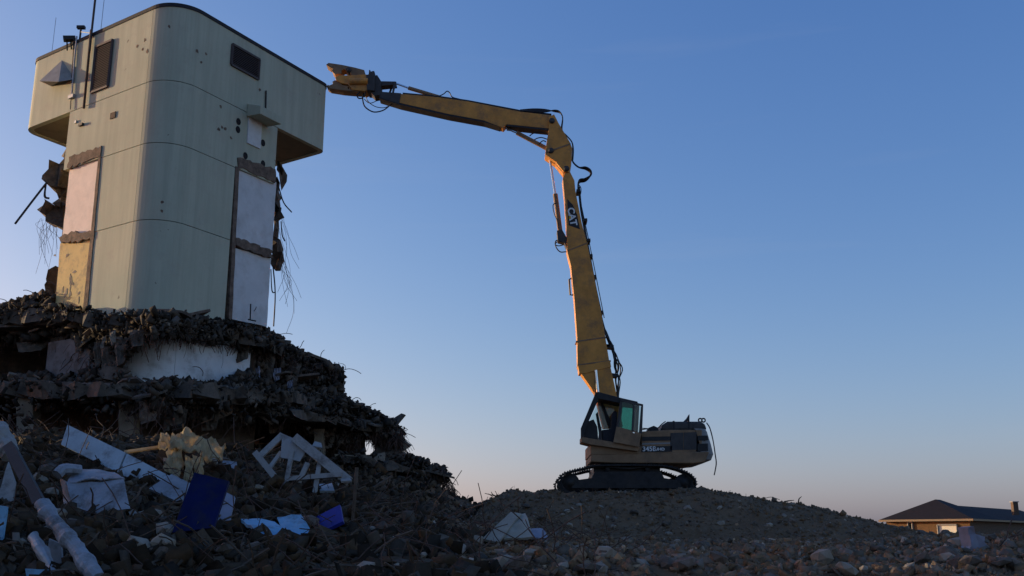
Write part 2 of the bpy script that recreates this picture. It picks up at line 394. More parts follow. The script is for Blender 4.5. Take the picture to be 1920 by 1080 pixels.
def H(x, y):
    x = np.asarray(x, float); y = np.asarray(y, float)
    base = 0.05 + 1.25 * sstep(y, 6, 17) + 0.3 * sstep(y, 17, 33)
    base = base + (np.interp(x, RXx, RZz) - 1.35) * sstep(y, 14, 22) * (1 - sstep(y, 26, 36))
    base = base * (1 - sstep(y, 55, 75)) + 0.7 * sstep(y, 55, 75)
    side = 1 - sstep(np.abs(x - 5), 55, 80); base = base * side + 0.7 * (1 - side)
    back = sstep(y, -30, 0)
    heap = np.interp(x, HX, HZ); s = sstep(y, 11.5, 27) * (1 - sstep(y, 50, 66)) * (1 - sstep(-x, 48, 60))
    z = np.maximum(base, base + (heap - base) * s)
    z = base + (np.maximum(heap, base) - base) * s
    ru = np.interp(x, UX, UZ); su = sstep(y, 35, 41) * (1 - sstep(y, 50, 62)) * (1 - sstep(-x, 48, 60))
    z = z + (np.maximum(ru, z) - z) * su
    mo = np.interp(x, MX, MZ); sm = sstep(y, 33.5, 40.3) * (1 - sstep(y, 46, 56)) * (1 - sstep(x, 17, 22))
    z = np.maximum(z, base + (mo - base) * sm)
    near = (1 - sstep(y, 60, 80)) * (1 - sstep(np.abs(x), 50, 70))
    flat = 1 - 0.85 * np.exp(-(((x - 5.2) / 3.6) ** 4)) * np.exp(-(((y - 42.7) / 2.2) ** 4))
    amp = (0.15 + 0.25 * sstep(y, 12, 26) * (x < 2)) * flat
    z = z + near * (amp * fbm(x, y, 0.55, 5, 3) + 0.22 * flat * fbm(x, y, 2.3, 3, 9)) * sstep(y, 4, 12)
    return z * back + 0.05 * (1 - back)
def Hs(x, y): return float(H(np.array([x]), np.array([y]))[0])
def hit(px, py, y0=9.0, y1=60.0):
    Y = np.linspace(y0, y1, 2500); kx, kz = K(px, py)
    g = ZC + kz * Y - H(kx * Y, Y); i = np.argmax(g <= 0)
    if g[i] > 0: i = len(Y) - 1
    return P(px, py, Y[i])
def axis(lo, hi, step, far_lo, far_hi):
    a = list(np.arange(lo, hi + step / 2, step)); s = step
    while a[-1] < far_hi: s *= 1.35; a.append(a[-1] + s)
    s = step
    while a[0] > far_lo: s *= 1.35; a.insert(0, a[0] - s)
    return np.array(a)
gx = axis(-26, 26, 0.22, -6000, 6000); gy = axis(9, 48, 0.2, -3000, 8000)
GX, GY = np.meshgrid(gx, gy); GZ = H(GX, GY)
V = np.stack([GX, GY, GZ], -1).reshape(-1, 3); nxg, nyg = len(gx), len(gy)
idx = np.arange(nxg * nyg).reshape(nyg, nxg)
Fq = np.stack([idx[:-1, :-1], idx[:-1, 1:], idx[1:, 1:], idx[1:, :-1]], -1).reshape(-1, 4)
me = bpy.data.meshes.new('ground'); me.vertices.add(len(V)); me.loops.add(Fq.size); me.polygons.add(len(Fq))
me.vertices.foreach_set('co', V.ravel()); me.polygons.foreach_set('loop_start', np.arange(0, Fq.size, 4)); me.loops.foreach_set('vertex_index', Fq.ravel())
me.update(calc_edges=True); me.materials.append(MATS['ground'])
ground = place(bpy.data.objects.new('ground', me), (0, 0, 0)); tag(ground, 'dark earth and crushed rubble ground of the demolition site', 'ground', kind='structure')


# ================================================================== TOWER
zs1 = Ls(318, 138)[1]; zs2 = Ls(312, 255)[1]; zs3 = Ls(305, 400)[1]; zs4 = zs3 - 3.0
LB = Ls(57, 112)[0]; RB = Rs(618, 163)[0]            # box ends
LC = Ls(131, 214)[0]; RC = Rs(520, 248)[0]           # core ends
LS = Ls(189, 285)[0]; RSx = Rs(441, 310)[0]          # where the plain outer panels stop
print('TOWER', ZTOP, zs1, zs2, zs3, LB, RB, LC, RC, LS, RSx)
tower = empty('tower', (C0.x, C0.y + 4.0, Hs(C0.x, C0.y + 4)))
tag(tower, 'cream concrete tower with rounded corner and overhanging top box, half demolished', 'tower')
def arc_corner(a, corner, b, r, n=10):
    """rounded corner points between directions corner->a and corner->b (2D)"""
    u = (a - corner).normalized(); v = (b - corner).normalized()
    half = u.angle(v) / 2; t = r / math.tan(half); c = corner + (u + v).normalized() * (r / math.sin(half))
    p0 = corner + u * t; p1 = corner + v * t; out = []
    a0 = math.atan2(p0.y - c.y, p0.x - c.x); a1 = math.atan2(p1.y - c.y, p1.x - c.x)
    while a1 - a0 > math.pi: a1 -= 2 * math.pi
    while a1 - a0 < -math.pi: a1 += 2 * math.pi
    for k in range(n + 1):
        t_ = a0 + (a1 - a0) * k / n; out.append(Vector((c.x + r * math.cos(t_), c.y + r * math.sin(t_))))
    return out, t
c2 = Vector((C0.x, C0.y)); l2 = Vector((dL.x, dL.y)); r2 = Vector((dR.x, dR.y))
CORN, TLEN = arc_corner(c2 + l2 * 9, c2, c2 + r2 * 9, 1.25, 14)
def strip(line, z0, z1, th=0.22):
    """wall strip along a plan polyline, thickness towards the inside (centre of tower)"""
    n = len(line); cen = c2 + l2 * 4.5 + r2 * 4.5; off = []
    for i, p in enumerate(line):
        d = (line[min(i + 1, n - 1)] - line[max(i - 1, 0)]).normalized(); q = Vector((-d.y, d.x))
        if q.dot(cen - p) < 0: q = -q
        off.append(p + q * th)
    V = [Vector((p.x, p.y, z)) for z in (z0, z1) for p in line] + [Vector((p.x, p.y, z)) for z in (z0, z1) for p in off]
    Fc = []
    for i in range(n - 1):
        Fc += [(i, i + 1, n + i + 1, n + i), (2 * n + i + 1, 2 * n + i, 3 * n + i, 3 * n + i + 1), (n + i, n + i + 1, 3 * n + i + 1, 3 * n + i), (i + 1, i, 2 * n + i, 2 * n + i + 1)]
    Fc += [(0, n, 3 * n, 2 * n), (n - 1, 3 * n - 1, 4 * n - 1, 2 * n - 1)]
    return V, Fc
G = 0.014                                            # half joint width
def panel(line, z0, z1, name='wall_panel', m='painted_wall', th=0.22):
    return obj(name, strip(line, z0 + G, z1 - G, th), m, tower)
BL = c2 + l2 * LB; BR = c2 + r2 * RB; BB = c2 + l2 * LB + r2 * RB
lc, _ = arc_corner(c2, BL, BB, 0.75, 8); rc, _ = arc_corner(c2, BR, BB, 0.45, 6)
lt = c2 + l2 * TLEN; rt = c2 + r2 * TLEN
g2 = lambda d: d * G
# top box: left, corner and right panel; ends wrap round
panel([lt + l2 * G] + lc + [BB + (BL - BB) * 0.4], zs1, ZTOP)
panel(CORN + rc + [BB + (BR - BB) * 0.4], zs1, ZTOP)
panel([BB + (BL - BB) * 0.39, BB, BB + (BR - BB) * 0.39], zs1, ZTOP)
# storey between the box and the first scar
panel([lt + l2 * G, c2 + l2 * LC, c2 + l2 * LC + r2 * 6.5], zs2, zs1); panel(CORN + [c2 + r2 * RC, c2 + r2 * RC + l2 * 6.5], zs2, zs1)
zb = 9.0
for z0, z1 in ((zs3, zs2), (zb, zs3)):
    panel([lt + l2 * G, c2 + l2 * LS], z0, z1); panel(CORN + [c2 + r2 * RSx], z0, z1)
# inner core (solid) behind every panel, down to the ground
ins = 0.24
core = [c2 + l2 * (LC - 0.02) + r2 * ins, c2 + l2 * 0.6 + r2 * 0.6, c2 + r2 * (RC - 0.02) + l2 * ins, c2 + r2 * (RC - .02) + l2 * (LC - 1.0), c2 + l2 * (LC - .02) + r2 * (RC - 1.0)]
obj('core', prism([Vector((p.x, p.y, 2.5)) for p in core], (0, 0, ZTOP - 2.8)), 'broken_concrete', tower)
# box underside and flat roof
def plan_ring(off=0.0, lcr=lc, rcr=rc):
    return CORN[::-1] + lcr + [BB] + rcr[::-1]
ring = plan_ring()
cen2 = c2 + l2 * 4.6 + r2 * 4.5
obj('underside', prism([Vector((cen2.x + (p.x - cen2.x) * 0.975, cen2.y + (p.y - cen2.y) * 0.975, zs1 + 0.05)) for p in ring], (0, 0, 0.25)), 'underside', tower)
obj('roof', prism([Vector((cen2.x + (p.x - cen2.x) * 0.975, cen2.y + (p.y - cen2.y) * 0.975, ZTOP - 0.35)) for p in ring], (0, 0, 0.2)), 'roof_felt', tower)
rim = [p for p in ring]
V, Fc = [], []
for k, (sc, z) in enumerate(((1.006, ZTOP - 0.10), (1.006, ZTOP + 0.05), (0.955, ZTOP + 0.05), (0.955, ZTOP - 0.10))):
    V += [Vector((cen2.x + (p.x - cen2.x) * sc, cen2.y + (p.y - cen2.y) * sc, z)) for p in rim]
n = len(rim)
for k in range(4):
    for i in range(n): Fc.append((k * n + i, k * n + (i + 1) % n, ((k + 1) % 4) * n + (i + 1) % n, ((k + 1) % 4) * n + i))
obj('roof_edge', (V, Fc), 'roof_felt', tower)
# beams round the box underside edge
for a, b, f in ((LC, LB, FL), (RC, RB, FR)):
    pass
# louvres -------------------------------------------------------------
def louvre(fn, s0, s1, z0, z1, n, label):
    fr = join(bar(fn(s0, z0, .03), fn(s0, z1, .03), .09, .09), bar(fn(s1, z0, .03), fn(s1, z1, .03), .09, .09),
              bar(fn(s0, z0, .03), fn(s1, z0, .03), .09, .09), bar(fn(s0, z1, .03), fn(s1, z1, .03), .09, .09))
    o = obj('louvre', fr, 'louvre_metal', tower); o['label'] = label
    obj('backing', prism([fn(s0, z0, .004), fn(s1, z0, .004), fn(s1, z1, .004), fn(s0, z1, .004)], (fn(0, 0, .006) - fn(0, 0, 0))), 'louvre_dark', o)
    base = None
    for k in range(n):
        z = z0 + (z1 - z0) * (k + .5) / n; h = (z1 - z0) / n * .55
        obj('slat', prism([fn(s0 + .05, z + h, .012), fn(s0 + .05, z - h * .2, .055), fn(s0 + .05, z - h * .5, .055), fn(s0 + .05, z + h * .6, .012)], fn(s1 - .05, z, 0) - fn(s0 + .05, z, 0)), 'louvre_metal', o)
sa, za = Ls(180, 88); sb, zb_ = Ls(211, 78); sc_, zc_ = Ls(173, 174)
louvre(FL, Ls(177, 130)[0], Ls(208, 120)[0], Ls(173, 174)[1], Ls(181, 89)[1], 26, 'tall brown louvre')
louvre(FR, Rs(434, 100)[0], Rs(485, 125)[0], Rs(434, 122)[1], Rs(435, 83)[1], 12, 'dark louvre')
# vent hood on the left face
O1 = LP(74, 152, .55); O2 = LP(110, 153, .5); Wr = LP(141, 148, .0); Wl = LP(96, 162, .0); ap = LP(116, 113, .0)
hood = obj('vent_hood', ([O1, O2, Wr, ap, Wl], [(0, 1, 3), (1, 2, 3), (4, 0, 3), (4, 2, 1, 0)]), 'hood_grey', tower); hood['label'] = 'wedge shaped grey vent hood'
cm = (O1 + O2 + Wr + Wl) / 4; dn = (O2 - O1).cross(Wl - O1).normalized(); dn = dn if dn.z < 0 else -dn
obj('vent_mouth', prism([cm + (p - cm) * .9 + dn * .005 for p in (O1, O2, Wr, Wl)], dn * .006), 'louvre_dark', hood)
# small fittings
def patch(fn, pf, px0, py0, px1, py1, out, m, name):
    a, za = pf(px0, py0); b, zb2 = pf(px1, py1)
    return obj(name, prism([fn(a, za, .003), fn(b, za, .003), fn(b, zb2, .003), fn(a, zb2, .003)], fn(0, 0, out) - fn(0, 0, 0)), m, tower)
patch(FL, Ls, 207, 224, 218, 209, .03, 'wood', 'vent_cover')
patch(FL, Ls, 132, 187, 142, 177, .12, 'galvanised', 'junction_box')
patch(FL, Ls, 150, 238, 158, 231, .10, 'dark_metal', 'lamp_bracket')
patch(FL, Ls, 141, 232, 145, 226, .05, 'galvanised', 'socket')
for x, y in ((447, 228), (446, 243), (493, 268), (460, 292), (493, 307)):
    s, z = Rs(x, y)
    V = [FR(s + .13 * math.cos(t), z + .15 * math.sin(t), .004) for t in [k * math.pi / 5 for k in range(10)]]
    obj('pipe_hole', prism(V, nR * .006), 'louvre_dark', tower)
# hood and pale panel on the right face
s0, z0 = Rs(462, 218); s1, _ = Rs(502, 240); z1 = z0 + .55
bx = [FR(s0, z0, .003), FR(s1, z0, .003), FR(s1, z1, .003), FR(s0, z1, .003), FR(s0, z0 - .05, .75), FR(s1, z0 - .05, .75), FR(s1, z1 - .25, .75), FR(s0, z1 - .25, .75)]
bevel(obj('canopy', (bx, BOXF), 'painted_wall', tower), .02)
patch(FR, Rs, 462, 268, 490, 228, .05, 'plaster_white', 'repair_panel')
obj('conduit', tube([RP(499, 170, .05), RP(498, 214, .05)], .035, 6), 'dark_metal', tower)
# pipes on the left face
obj('downpipe', tube([LP(171, 56, .09), LP(157, 203, .09)], .05, 8), 'rust', tower)
obj('cable', tube([LP(144, 68, .06), LP(139, 120, .06), LP(134, 183, .06)], .035, 6), 'galvanised', tower)
obj('cable', tube([LP(139, 70, .06), LP(136, 120, .06), LP(132, 205, .06)], .02, 6), 'dark_metal', tower)
# chipped marks in the render: shallow broken flakes standing 1 cm proud/raw
rr = random.Random(4)
def flake(fn, pf, x, y, w, hgt):
    s, z = pf(x, y); k = 7
    V = [fn(s + w * rr.uniform(.4, 1) * math.cos(2 * math.pi * i / k), z + hgt * rr.uniform(.4, 1) * math.sin(2 * math.pi * i / k), .003) for i in range(k)]
    obj('spall', prism(V, (fn(0, 0, .004) - fn(0, 0, 0))), 'scar_brown', tower)
for x, y in ((257, 87), (272, 75), (276, 96), (268, 92)): flake(FL, Ls, x, y, .10, .12)
for x, y in ((317, 50), (370, 96), (377, 117), (386, 101), (414, 200), (416, 238), (422, 241), (410, 243), (433, 259), (304, 379), (303, 396), (487, 168)): flake(FR, Rs, x, y, .09, .10)

# scars of the torn-off floors on both faces ----------------------------
def pl(fn, pf, pts, out, th, m, name, seed=1, amp=.03, label=None):
    q = [fn(*pf(x, y), 0) for x, y in pts]
    nn = fn(0, 0, 1) - fn(0, 0, 0)
    q = jag(q, .35 if amp < .04 else .16, amp, seed)
    q = [p - nn * (p - fn(0, 0, 0)).dot(nn) + nn * out for p in q]
    o = obj(name, prism(q, nn * -th), m, tower)
    if label: o['label'] = label
    return o
pl(FL, Ls, [(128, 310), (183, 292), (177, 432), (113, 447)], -.08, .2, 'plaster_pink', 'plaster_panel', 2, .02, 'pinkish white plaster')
pl(FL, Ls, [(110, 455), (172, 446), (157, 577), (99, 590)], -.07, .2, 'plaster_yellow', 'plaster_panel', 3, .02, 'yellow flaking plaster')
pl(FL, Ls, [(131, 294), (190, 276), (189, 291), (128, 316)], .04, .3, 'scar_brown', 'slab_scar', 4, .06)
pl(FL, Ls, [(112, 448), (135, 434), (178, 434), (177, 446), (113, 458)], .04, .3, 'scar_brown', 'slab_scar', 5, .07)
pl(FL, Ls, [(186, 290), (191, 280), (165, 575), (157, 577)], .03, .2, 'scar_brown', 'frame_edge', 6, .012)
pl(FR, Rs, [(449, 318), (521, 342), (513, 470), (441, 447)], -.08, .2, 'plaster_white', 'plaster_panel', 7, .02, 'white plaster')
pl(FR, Rs, [(441, 463), (511, 485), (503, 612), (432, 597)], -.08, .2, 'plaster_white', 'plaster_panel', 8, .02, 'white plaster')
pl(FR, Rs, [(445, 294), (517, 318), (517, 342), (445, 313)], .04, .3, 'scar_brown', 'slab_scar', 9, .06)
pl(FR, Rs, [(441, 446), (510, 469), (509, 484), (441, 460)], .04, .3, 'scar_brown', 'slab_scar', 10, .06)
pl(FR, Rs, [(441, 312), (448, 314), (434, 600), (428, 598)], .03, .2, 'scar_brown', 'frame_edge', 11, .012)
rr = random.Random(9)
for i in range(18):
    x = rr.gauss(128, 14); y = min(572, max(462, rr.gauss(535, 34))); s, z = Ls(x, y)
    k = 6; w = rr.uniform(.05, .2); hh = rr.uniform(.06, .25)
    V = [FL(s + w * rr.uniform(.3, 1) * math.cos(2 * math.pi * j / k), z + hh * rr.uniform(.3, 1) * math.sin(2 * math.pi * j / k), -.068) for j in range(k)]
    obj('spall', prism(V, nL * .006), 'pale_concrete', tower)
# lower storey of the core, painted pale blue inside the building
def lower(line, z0, z1): return obj('lower_wall', strip(line, z0, z1, .25), 'plaster_blue', tower)
ci, tl = arc_corner(c2 + l2 * 9, c2, c2 + r2 * 9, 1.25, 14)
lw_ = lower([c2 + l2 * (LC - .3), c2 + l2 * (tl + .02)], 6.3, zb - .02); lw_.data.materials[0] = MATS['plaster_dark']; lw_['label'] = 'dark grey blue lower wall'  # left stretch in a much darker plaster than the rest
lower(ci, 6.3, zb - .02); lower([c2 + r2 * (tl + .02), c2 + r2 * (RC - .75)], 6.3, zb - .02)

# roof aerials ----------------------------------------------------------
ab = LP(172, 58, .12)
o = obj('antenna_mast', join(tube([ab - Vector((0, 0, .9)), ab + Vector((0, 0, 2.6))], .045, 6), tube([ab + Vector((0, 0, 2.5)), ab + Vector((0, 0, 5.2))], .02, 5),
     tube([ab + Vector((-.12, 0, 2.55)), ab + Vector((.12, 0, 2.55))], .03, 5)), 'dark_metal')
tag(o, 'tall dark antenna mast clamped to the tower roof edge', 'antenna')
ab = LP(190, 48, -.5)
tag(obj('antenna_rod', tube([ab - Vector((0, 0, .5)), ab + Vector((0, 0, 3.4))], .012, 5), 'galvanised'), 'thin whip aerial standing on the roof behind the tall mast', 'antenna')
ab = LP(98, 92, -.4)
tag(obj('antenna_rod', tube([ab - Vector((0, 0, .4)), ab + Vector((0, 0, 1.5))], .01, 5), 'galvanised'), 'short thin whip aerial near the far rounded end of the roof', 'antenna')
ab = LP(150, 70, -.05)
o = obj('roof_lamp', join(tube([ab - Vector((0, 0, .5)), ab + Vector((0, 0, .42))], .04, 6), bar(ab + Vector((-.16, 0, .45)), ab + Vector((.16, 0, .45)), .16, .12), tube([ab + Vector((0, 0, .25)), LP(170, 62, .1)], .018, 5)), 'dark_metal')
tag(o, 'small dark post lamp on the roof edge beside the tall mast', 'lamp')
ab = LP(130, 80, .1)
o = empty('floodlight', ab)
tag(o, 'black floodlight on a bracket at the tower roof edge above the vent hood', 'floodlight')
obj('lamp_head', join(bar(ab + Vector((-.22, -.1, .12)), ab + Vector((.22, .05, .2)), .3, .16)), 'dark_metal', o)
obj('bracket', join(tube([ab + Vector((-.05, 0, -.35)), ab + Vector((-.1, -.02, .1))], .03, 5), tube([ab + Vector((.12, 0, -.3)), ab + Vector((.05, -.02, .12))], .03, 5)), 'dark_metal', o)

# ================================================================== RUIN: torn floor slabs round the tower foot
def outline_slab(pts, zf, th, seed, step=.28, amp=.3):
    """ragged floor slab: plan outline (x, y), top height zf(x, y), thickness th"""
    q = jag([Vector((a, b)) for a, b in pts], step, amp, seed)
    rr = random.Random(seed); n = len(q)
    V = [Vector((p.x, p.y, zf(p.x, p.y) + rr.uniform(-.16, .06))) for p in q]
    V += [Vector((p.x + rr.uniform(-.15, .15), p.y + rr.uniform(-.15, .15), zf(p.x, p.y) - th * rr.uniform(.75, 1.3))) for p in q]
    return V, [tuple(range(n)), tuple(range(2 * n - 1, n - 1, -1))] + [(i, (i + 1) % n, (i + 1) % n + n, i + n) for i in range(n)]
def tri(o):
    bm = bmesh.new(); bm.from_mesh(o.data); bmesh.ops.triangulate(bm, faces=[f for f in bm.faces if len(f.verts) > 4]); bm.to_mesh(o.data); bm.free()
def rebar(p, d, L, parent, droop=1.0, r=.014, rr=random, name='rebar', m='rust'):
    p = Vector(p); d = Vector(d).normalized(); pts = [p]; n = 5
    for k in range(n):
        d = (d + Vector((rr.uniform(-.35, .35), rr.uniform(-.35, .35), -.25 * droop + rr.uniform(-.25, .25)))).normalized(); p = p + d * (L / n); pts.append(p)
    return obj(name, tube(pts, r, 4, 2), m, parent)
YC = ([-40, 0, 100, 290, 510, 640, 750, 870], [42.5, 41, 39.3, 34.0, 41.3, 42.3, 42.8, 43.3])
def yc(px): return float(np.interp(px, *YC))
def inpoly(pts, poly):
    x, y = pts[:, 0], pts[:, 1]; r = np.zeros(len(pts), bool); n = len(poly); j = n - 1
    for i in range(n):
        xi, yi = poly[i]; xj, yj = poly[j]
        c = ((yi > y) != (yj > y)) & (x < (xj - xi) * (y - yi) / (yj - yi + 1e-9) + xi); r ^= c; j = i
    return r
def fill(poly, n, ylo, yhi, smin, smax, yfun=None):
    """debris positions spread through a volume: an outline and a range of distances behind it"""
    P2 = np.array(poly, float); out = np.zeros((0, 2))
    while len(out) < n:
        q = RNG.uniform(P2.min(0), P2.max(0), (n * 2, 2)); out = np.concatenate([out, q[inpoly(q, poly)]])
    out = out[:n]; Y = np.interp(out[:, 0], *YC) if yfun is None else yfun(out[:, 0])
    Y = Y + RNG.uniform(ylo, yhi, n)
    pos = np.array([P(a, b, y) for (a, b), y in zip(out, Y)])
    return pos, np.exp(RNG.uniform(math.log(smin), math.log(smax), n))
class Ruin:
    def __init__(s, name, loc, label, cat):
        s.o = empty(name, loc); tag(s.o, label, cat)
GRP = None
def slab_thing(label, pts, zf, th, seed, debris, bars, m='broken_concrete', strands=60, edge_px=None, edge=(38, .8), mats=()):
    cx = sum(p[0] for p in pts) / len(pts); cy = sum(p[1] for p in pts) / len(pts)
    t = empty('torn_slab', (cx, cy, zf(cx, cy))); tag(t, label, 'floor slab')
    o = obj('slab', outline_slab(pts, zf, th, seed), m, t); tri(o)
    ps, sz = [], []
    for d in debris:
        a, b = fill(*d); ps.append(a); sz.append(b)
    nn2 = len(pts); ed = []
    for i in range(nn2):                            # broken bits clinging to and hanging from the torn edge
        a = Vector(pts[i]); b = Vector(pts[(i + 1) % nn2])
        if (a.y + b.y) / 2 > 47 or (a.x + b.x) / 2 < -30: continue
        L = (b - a).length; k = int(L * edge[0])
        t_ = RNG.random(k); x = a.x + (b.x - a.x) * t_ + RNG.normal(0, .16, k); y = a.y + (b.y - a.y) * t_ + RNG.normal(0, .16, k)
        clump = np.clip(.35 + 1.1 * (vnoise(x * 1.3, y * 1.3, seed) + .5), .25, 1.4)
        z = np.array([zf(p, q) for p, q in zip(x, y)]) + .18 - (th + edge[1]) * clump * RNG.random(k)
        ed.append(np.stack([x, y, z], -1))
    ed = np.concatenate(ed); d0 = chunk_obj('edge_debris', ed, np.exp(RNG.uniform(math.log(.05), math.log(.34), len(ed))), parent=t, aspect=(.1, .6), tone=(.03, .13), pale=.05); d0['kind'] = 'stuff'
    if ps:
        ps = np.concatenate(ps); sz = np.concatenate(sz)
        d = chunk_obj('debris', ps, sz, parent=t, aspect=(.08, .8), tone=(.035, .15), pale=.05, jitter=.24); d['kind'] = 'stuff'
        rp = random.Random(seed + 9)                # bigger broken plates lying at all angles among the bits
        for i in rp.sample(range(len(ps)), min(len(ps), 30)):
            a_, L_ = rp.uniform(0, 6.3), rp.uniform(.3, 1.15); M_ = Matrix.Rotation(a_, 3, 'Z') @ Matrix.Rotation(rp.gauss(0, .55), 3, 'X') @ Matrix.Rotation(rp.gauss(0, .4), 3, 'Y')
            k_ = 7; q = [Vector((L_ * rp.uniform(.45, 1) * math.cos(2 * math.pi * j / k_), .6 * L_ * rp.uniform(.45, 1) * math.sin(2 * math.pi * j / k_), 0)) for j in range(k_)]
            obj('broken_plate', prism([M_ @ v + Vector(ps[i]) for v in q], M_ @ Vector((0, 0, rp.uniform(.05, .12)))), rp.choice(('broken_concrete', 'broken_concrete', 'pale_concrete', 'scar_brown')), t)
    if edge_px:                                   # torn mesh, wires and fibres hanging from the broken edge
        rr = random.Random(seed); V, Fc = [], []
        for k in range(strands * 3):
            i = rr.uniform(0, len(edge_px) - 1.001); a = edge_px[int(i)]; b = edge_px[int(i) + 1]; f = i - int(i)
            px = a[0] + (b[0] - a[0]) * f; py = a[1] + (b[1] - a[1]) * f
            p = P(px, py, yc(px) + (a[2] if len(a) > 2 else -.6) + rr.uniform(-.6, .6)) + Vector((0, 0, rr.uniform(-.1, .45))); L = rr.choice((.2, .3, .3, .4, .5, .8)) * rr.uniform(.6, 1.3)
            d = Vector((rr.uniform(-.6, .6), rr.uniform(-.6, .3), rr.uniform(-1, .15))).normalized(); pts_ = [p]
            for j in range(4):
                d = (d + Vector((rr.uniform(-.4, .4), rr.uniform(-.4, .4), -.35))).normalized(); pts_.append(pts_[-1] + d * L / 4)
            v, f_ = tube(pts_, rr.uniform(.006, .017), 3); n0 = len(V); V += v; Fc += [tuple(x + n0 for x in q) for q in f_]
        w = obj('hanging_wires', (V, Fc), 'rust', t); w['kind'] = 'stuff'
    for i, (x0, y0, w_, h_, m_, dY) in enumerate(mats):     # torn membrane and lining hanging down in rags
        q = [P(x0 - w_ * .4, y0 + h_, yc(x0) + dY - .1), P(x0 + w_ * .3, y0 + h_ * .85, yc(x0) + dY - .1), P(x0 + w_ * .5, y0, yc(x0) + dY + .1), P(x0 - w_ * .5, y0 + 2, yc(x0) + dY + .1)]
        obj('hanging_rag', sheet(q, 6, 8, .16, 2.6, .02, seed + i * 1.7, .1), m_, t)
    rr = random.Random(seed + 50)
    for (px, py, dx, dz, L) in bars:
        rebar(P(px, py, yc(px) - .5 + rr.uniform(-.3, .3)), (dx, rr.uniform(-.4, .2), dz), L, t, rr=rr)
    return t
def near_corner(x, y): return math.exp(-((x - C0.x) ** 2 + (y - C0.y) ** 2) / 14.0)
# upper ledge, on which the cream tower seems to stand
off = lambda s, d, n, o: tuple((C0 + d * s + n * o).to_tuple()[:2])
z1f = lambda x, y: 10.25 - 1.05 * near_corner(x, y) - .35 * max(0, x + 11.5)
S1 = slab_thing('ragged upper floor slab round the tower foot, hung with debris',
    [(-48, 60), (-48, 43), off(14, dL, nL, 1.2), off(LC, dL, nL, .7), off(3, dL, nL, .6), off(.5, dL, nL, .5), tuple((C0 + Vector((0, -.5, 0))).to_tuple()[:2]), off(1, dR, nR, .5), off(RC, dR, nR, .6), (-9.4, 41.2), (-9.0, 44), (-10, 48), (-11, 56), (-20, 60)],
    z1f, .45, 3,
    [([(100, 587), (200, 600), (260, 585), (330, 588), (430, 603), (503, 618), (543, 645), (540, 668), (500, 668), (440, 648), (300, 628), (240, 640), (170, 640), (100, 625)], 3600, -1.2, -.1, .05, .36),
     ([(165, 605), (240, 610), (262, 640), (225, 690), (190, 712), (172, 690)], 900, -1.3, -.5, .05, .36),
     ([(-30, 572), (0, 574), (60, 556), (95, 548), (112, 590), (160, 606), (100, 632), (0, 640), (-30, 640)], 2200, -1.6, .4, .06, .5),
     ([(505, 628), (545, 655), (640, 690), (643, 740), (560, 742), (485, 705), (482, 650)], 3400, -1.0, .8, .06, .42)],
    [(640, 695, .7, .3, .9), (560, 655, .6, .6, .6), (600, 672, .4, .8, .5), (20, 572, -.5, .6, .7), (70, 556, -.3, .7, .6), (520, 628, .6, .3, .7), (470, 600, .2, 1, .7)],
    strands=420, edge_px=[(-20, 640), (100, 630), (180, 690), (240, 640), (320, 628), (440, 648), (500, 668), (560, 690), (640, 700)], edge=(40, .3), mats=[(185, 640, 14, 55, 'broken_concrete', -1.5), (196, 632, 7, 26, 'pale_concrete', -1.7), (213, 622, 12, 22, 'pale_concrete', -1.7), (228, 630, 26, 60, 'broken_concrete', -1.4), (205, 650, 30, 50, 'broken_concrete', -1.2), (150, 630, 22, 34, 'broken_concrete', -1.2), (455, 640, 30, 40, 'broken_concrete', -1.0), (500, 660, 34, 60, 'broken_concrete', -1.0), (545, 680, 40, 50, 'broken_concrete', -.9), (260, 620, 30, 34, 'broken_concrete', -1.2), (485, 690, 10, 22, 'lilac_panel', -1.2), (520, 690, 14, 26, 'lilac_panel', -1.1), (545, 715, 12, 20, 'lilac_panel', -1.1), (60, 640, 60, 22, 'broken_concrete', -1.4)])
# middle ledge
z2f = lambda x, y: 7.2 - .65 * near_corner(x, y) - .05 * max(0, 36 - y)
S2 = slab_thing('sagging middle floor slab under the pale blue lower wall',
    [(-48, 60), (-48, 40), (-26, 36.5), (-18.5, 34.8), (-15.5, 33.0), (-13, 32.0), (-10.5, 32.6), (-9.2, 35.2), (-8.2, 38.5), (-7.0, 41), (-7.0, 46), (-8, 52), (-10, 58), (-24, 60)],
    z2f, .5, 11,
    [([(90, 700), (200, 718), (300, 716), (420, 716), (480, 704), (560, 740), (645, 742), (645, 772), (560, 792), (400, 790), (300, 765), (200, 752), (90, 748)], 4200, -2.6, -.6, .05, .4),
     ([(160, 690), (230, 700), (255, 715), (200, 730), (150, 722)], 300, -2.2, -.6, .08, .4),
     ([(420, 712), (440, 698), (475, 700), (490, 716), (470, 735), (420, 730)], 260, -1.8, -.8, .1, .45),
     ([(0, 716), (90, 700), (100, 750), (0, 770)], 600, -3.0, -.6, .1, .55)],
    [(640, 750, .8, .2, .8), (455, 720, .1, 1, .6), (380, 705, -.3, 1, .7), (60, 740, -.3, 1, 1.2), (40, 760, .2, 1, 1.6)],
    strands=460, edge_px=[(0, 760, -2), (100, 745, -2), (250, 755, -2.2), (400, 785, -2), (560, 790, -1), (645, 772, -.8)], mats=[(450, 755, 40, 50, 'broken_concrete', -2.0), (520, 770, 34, 44, 'pale_concrete', -1.4), (590, 758, 12, 32, 'lilac_panel', -1.2), (612, 758, 14, 30, 'lilac_panel', -1.2), (330, 770, 50, 40, 'broken_concrete', -2.2), (120, 755, 30, 40, 'broken_concrete', -2.2), (280, 750, 40, 46, 'scar_brown', -2.4), (395, 770, 34, 40, 'broken_concrete', -2.2)])
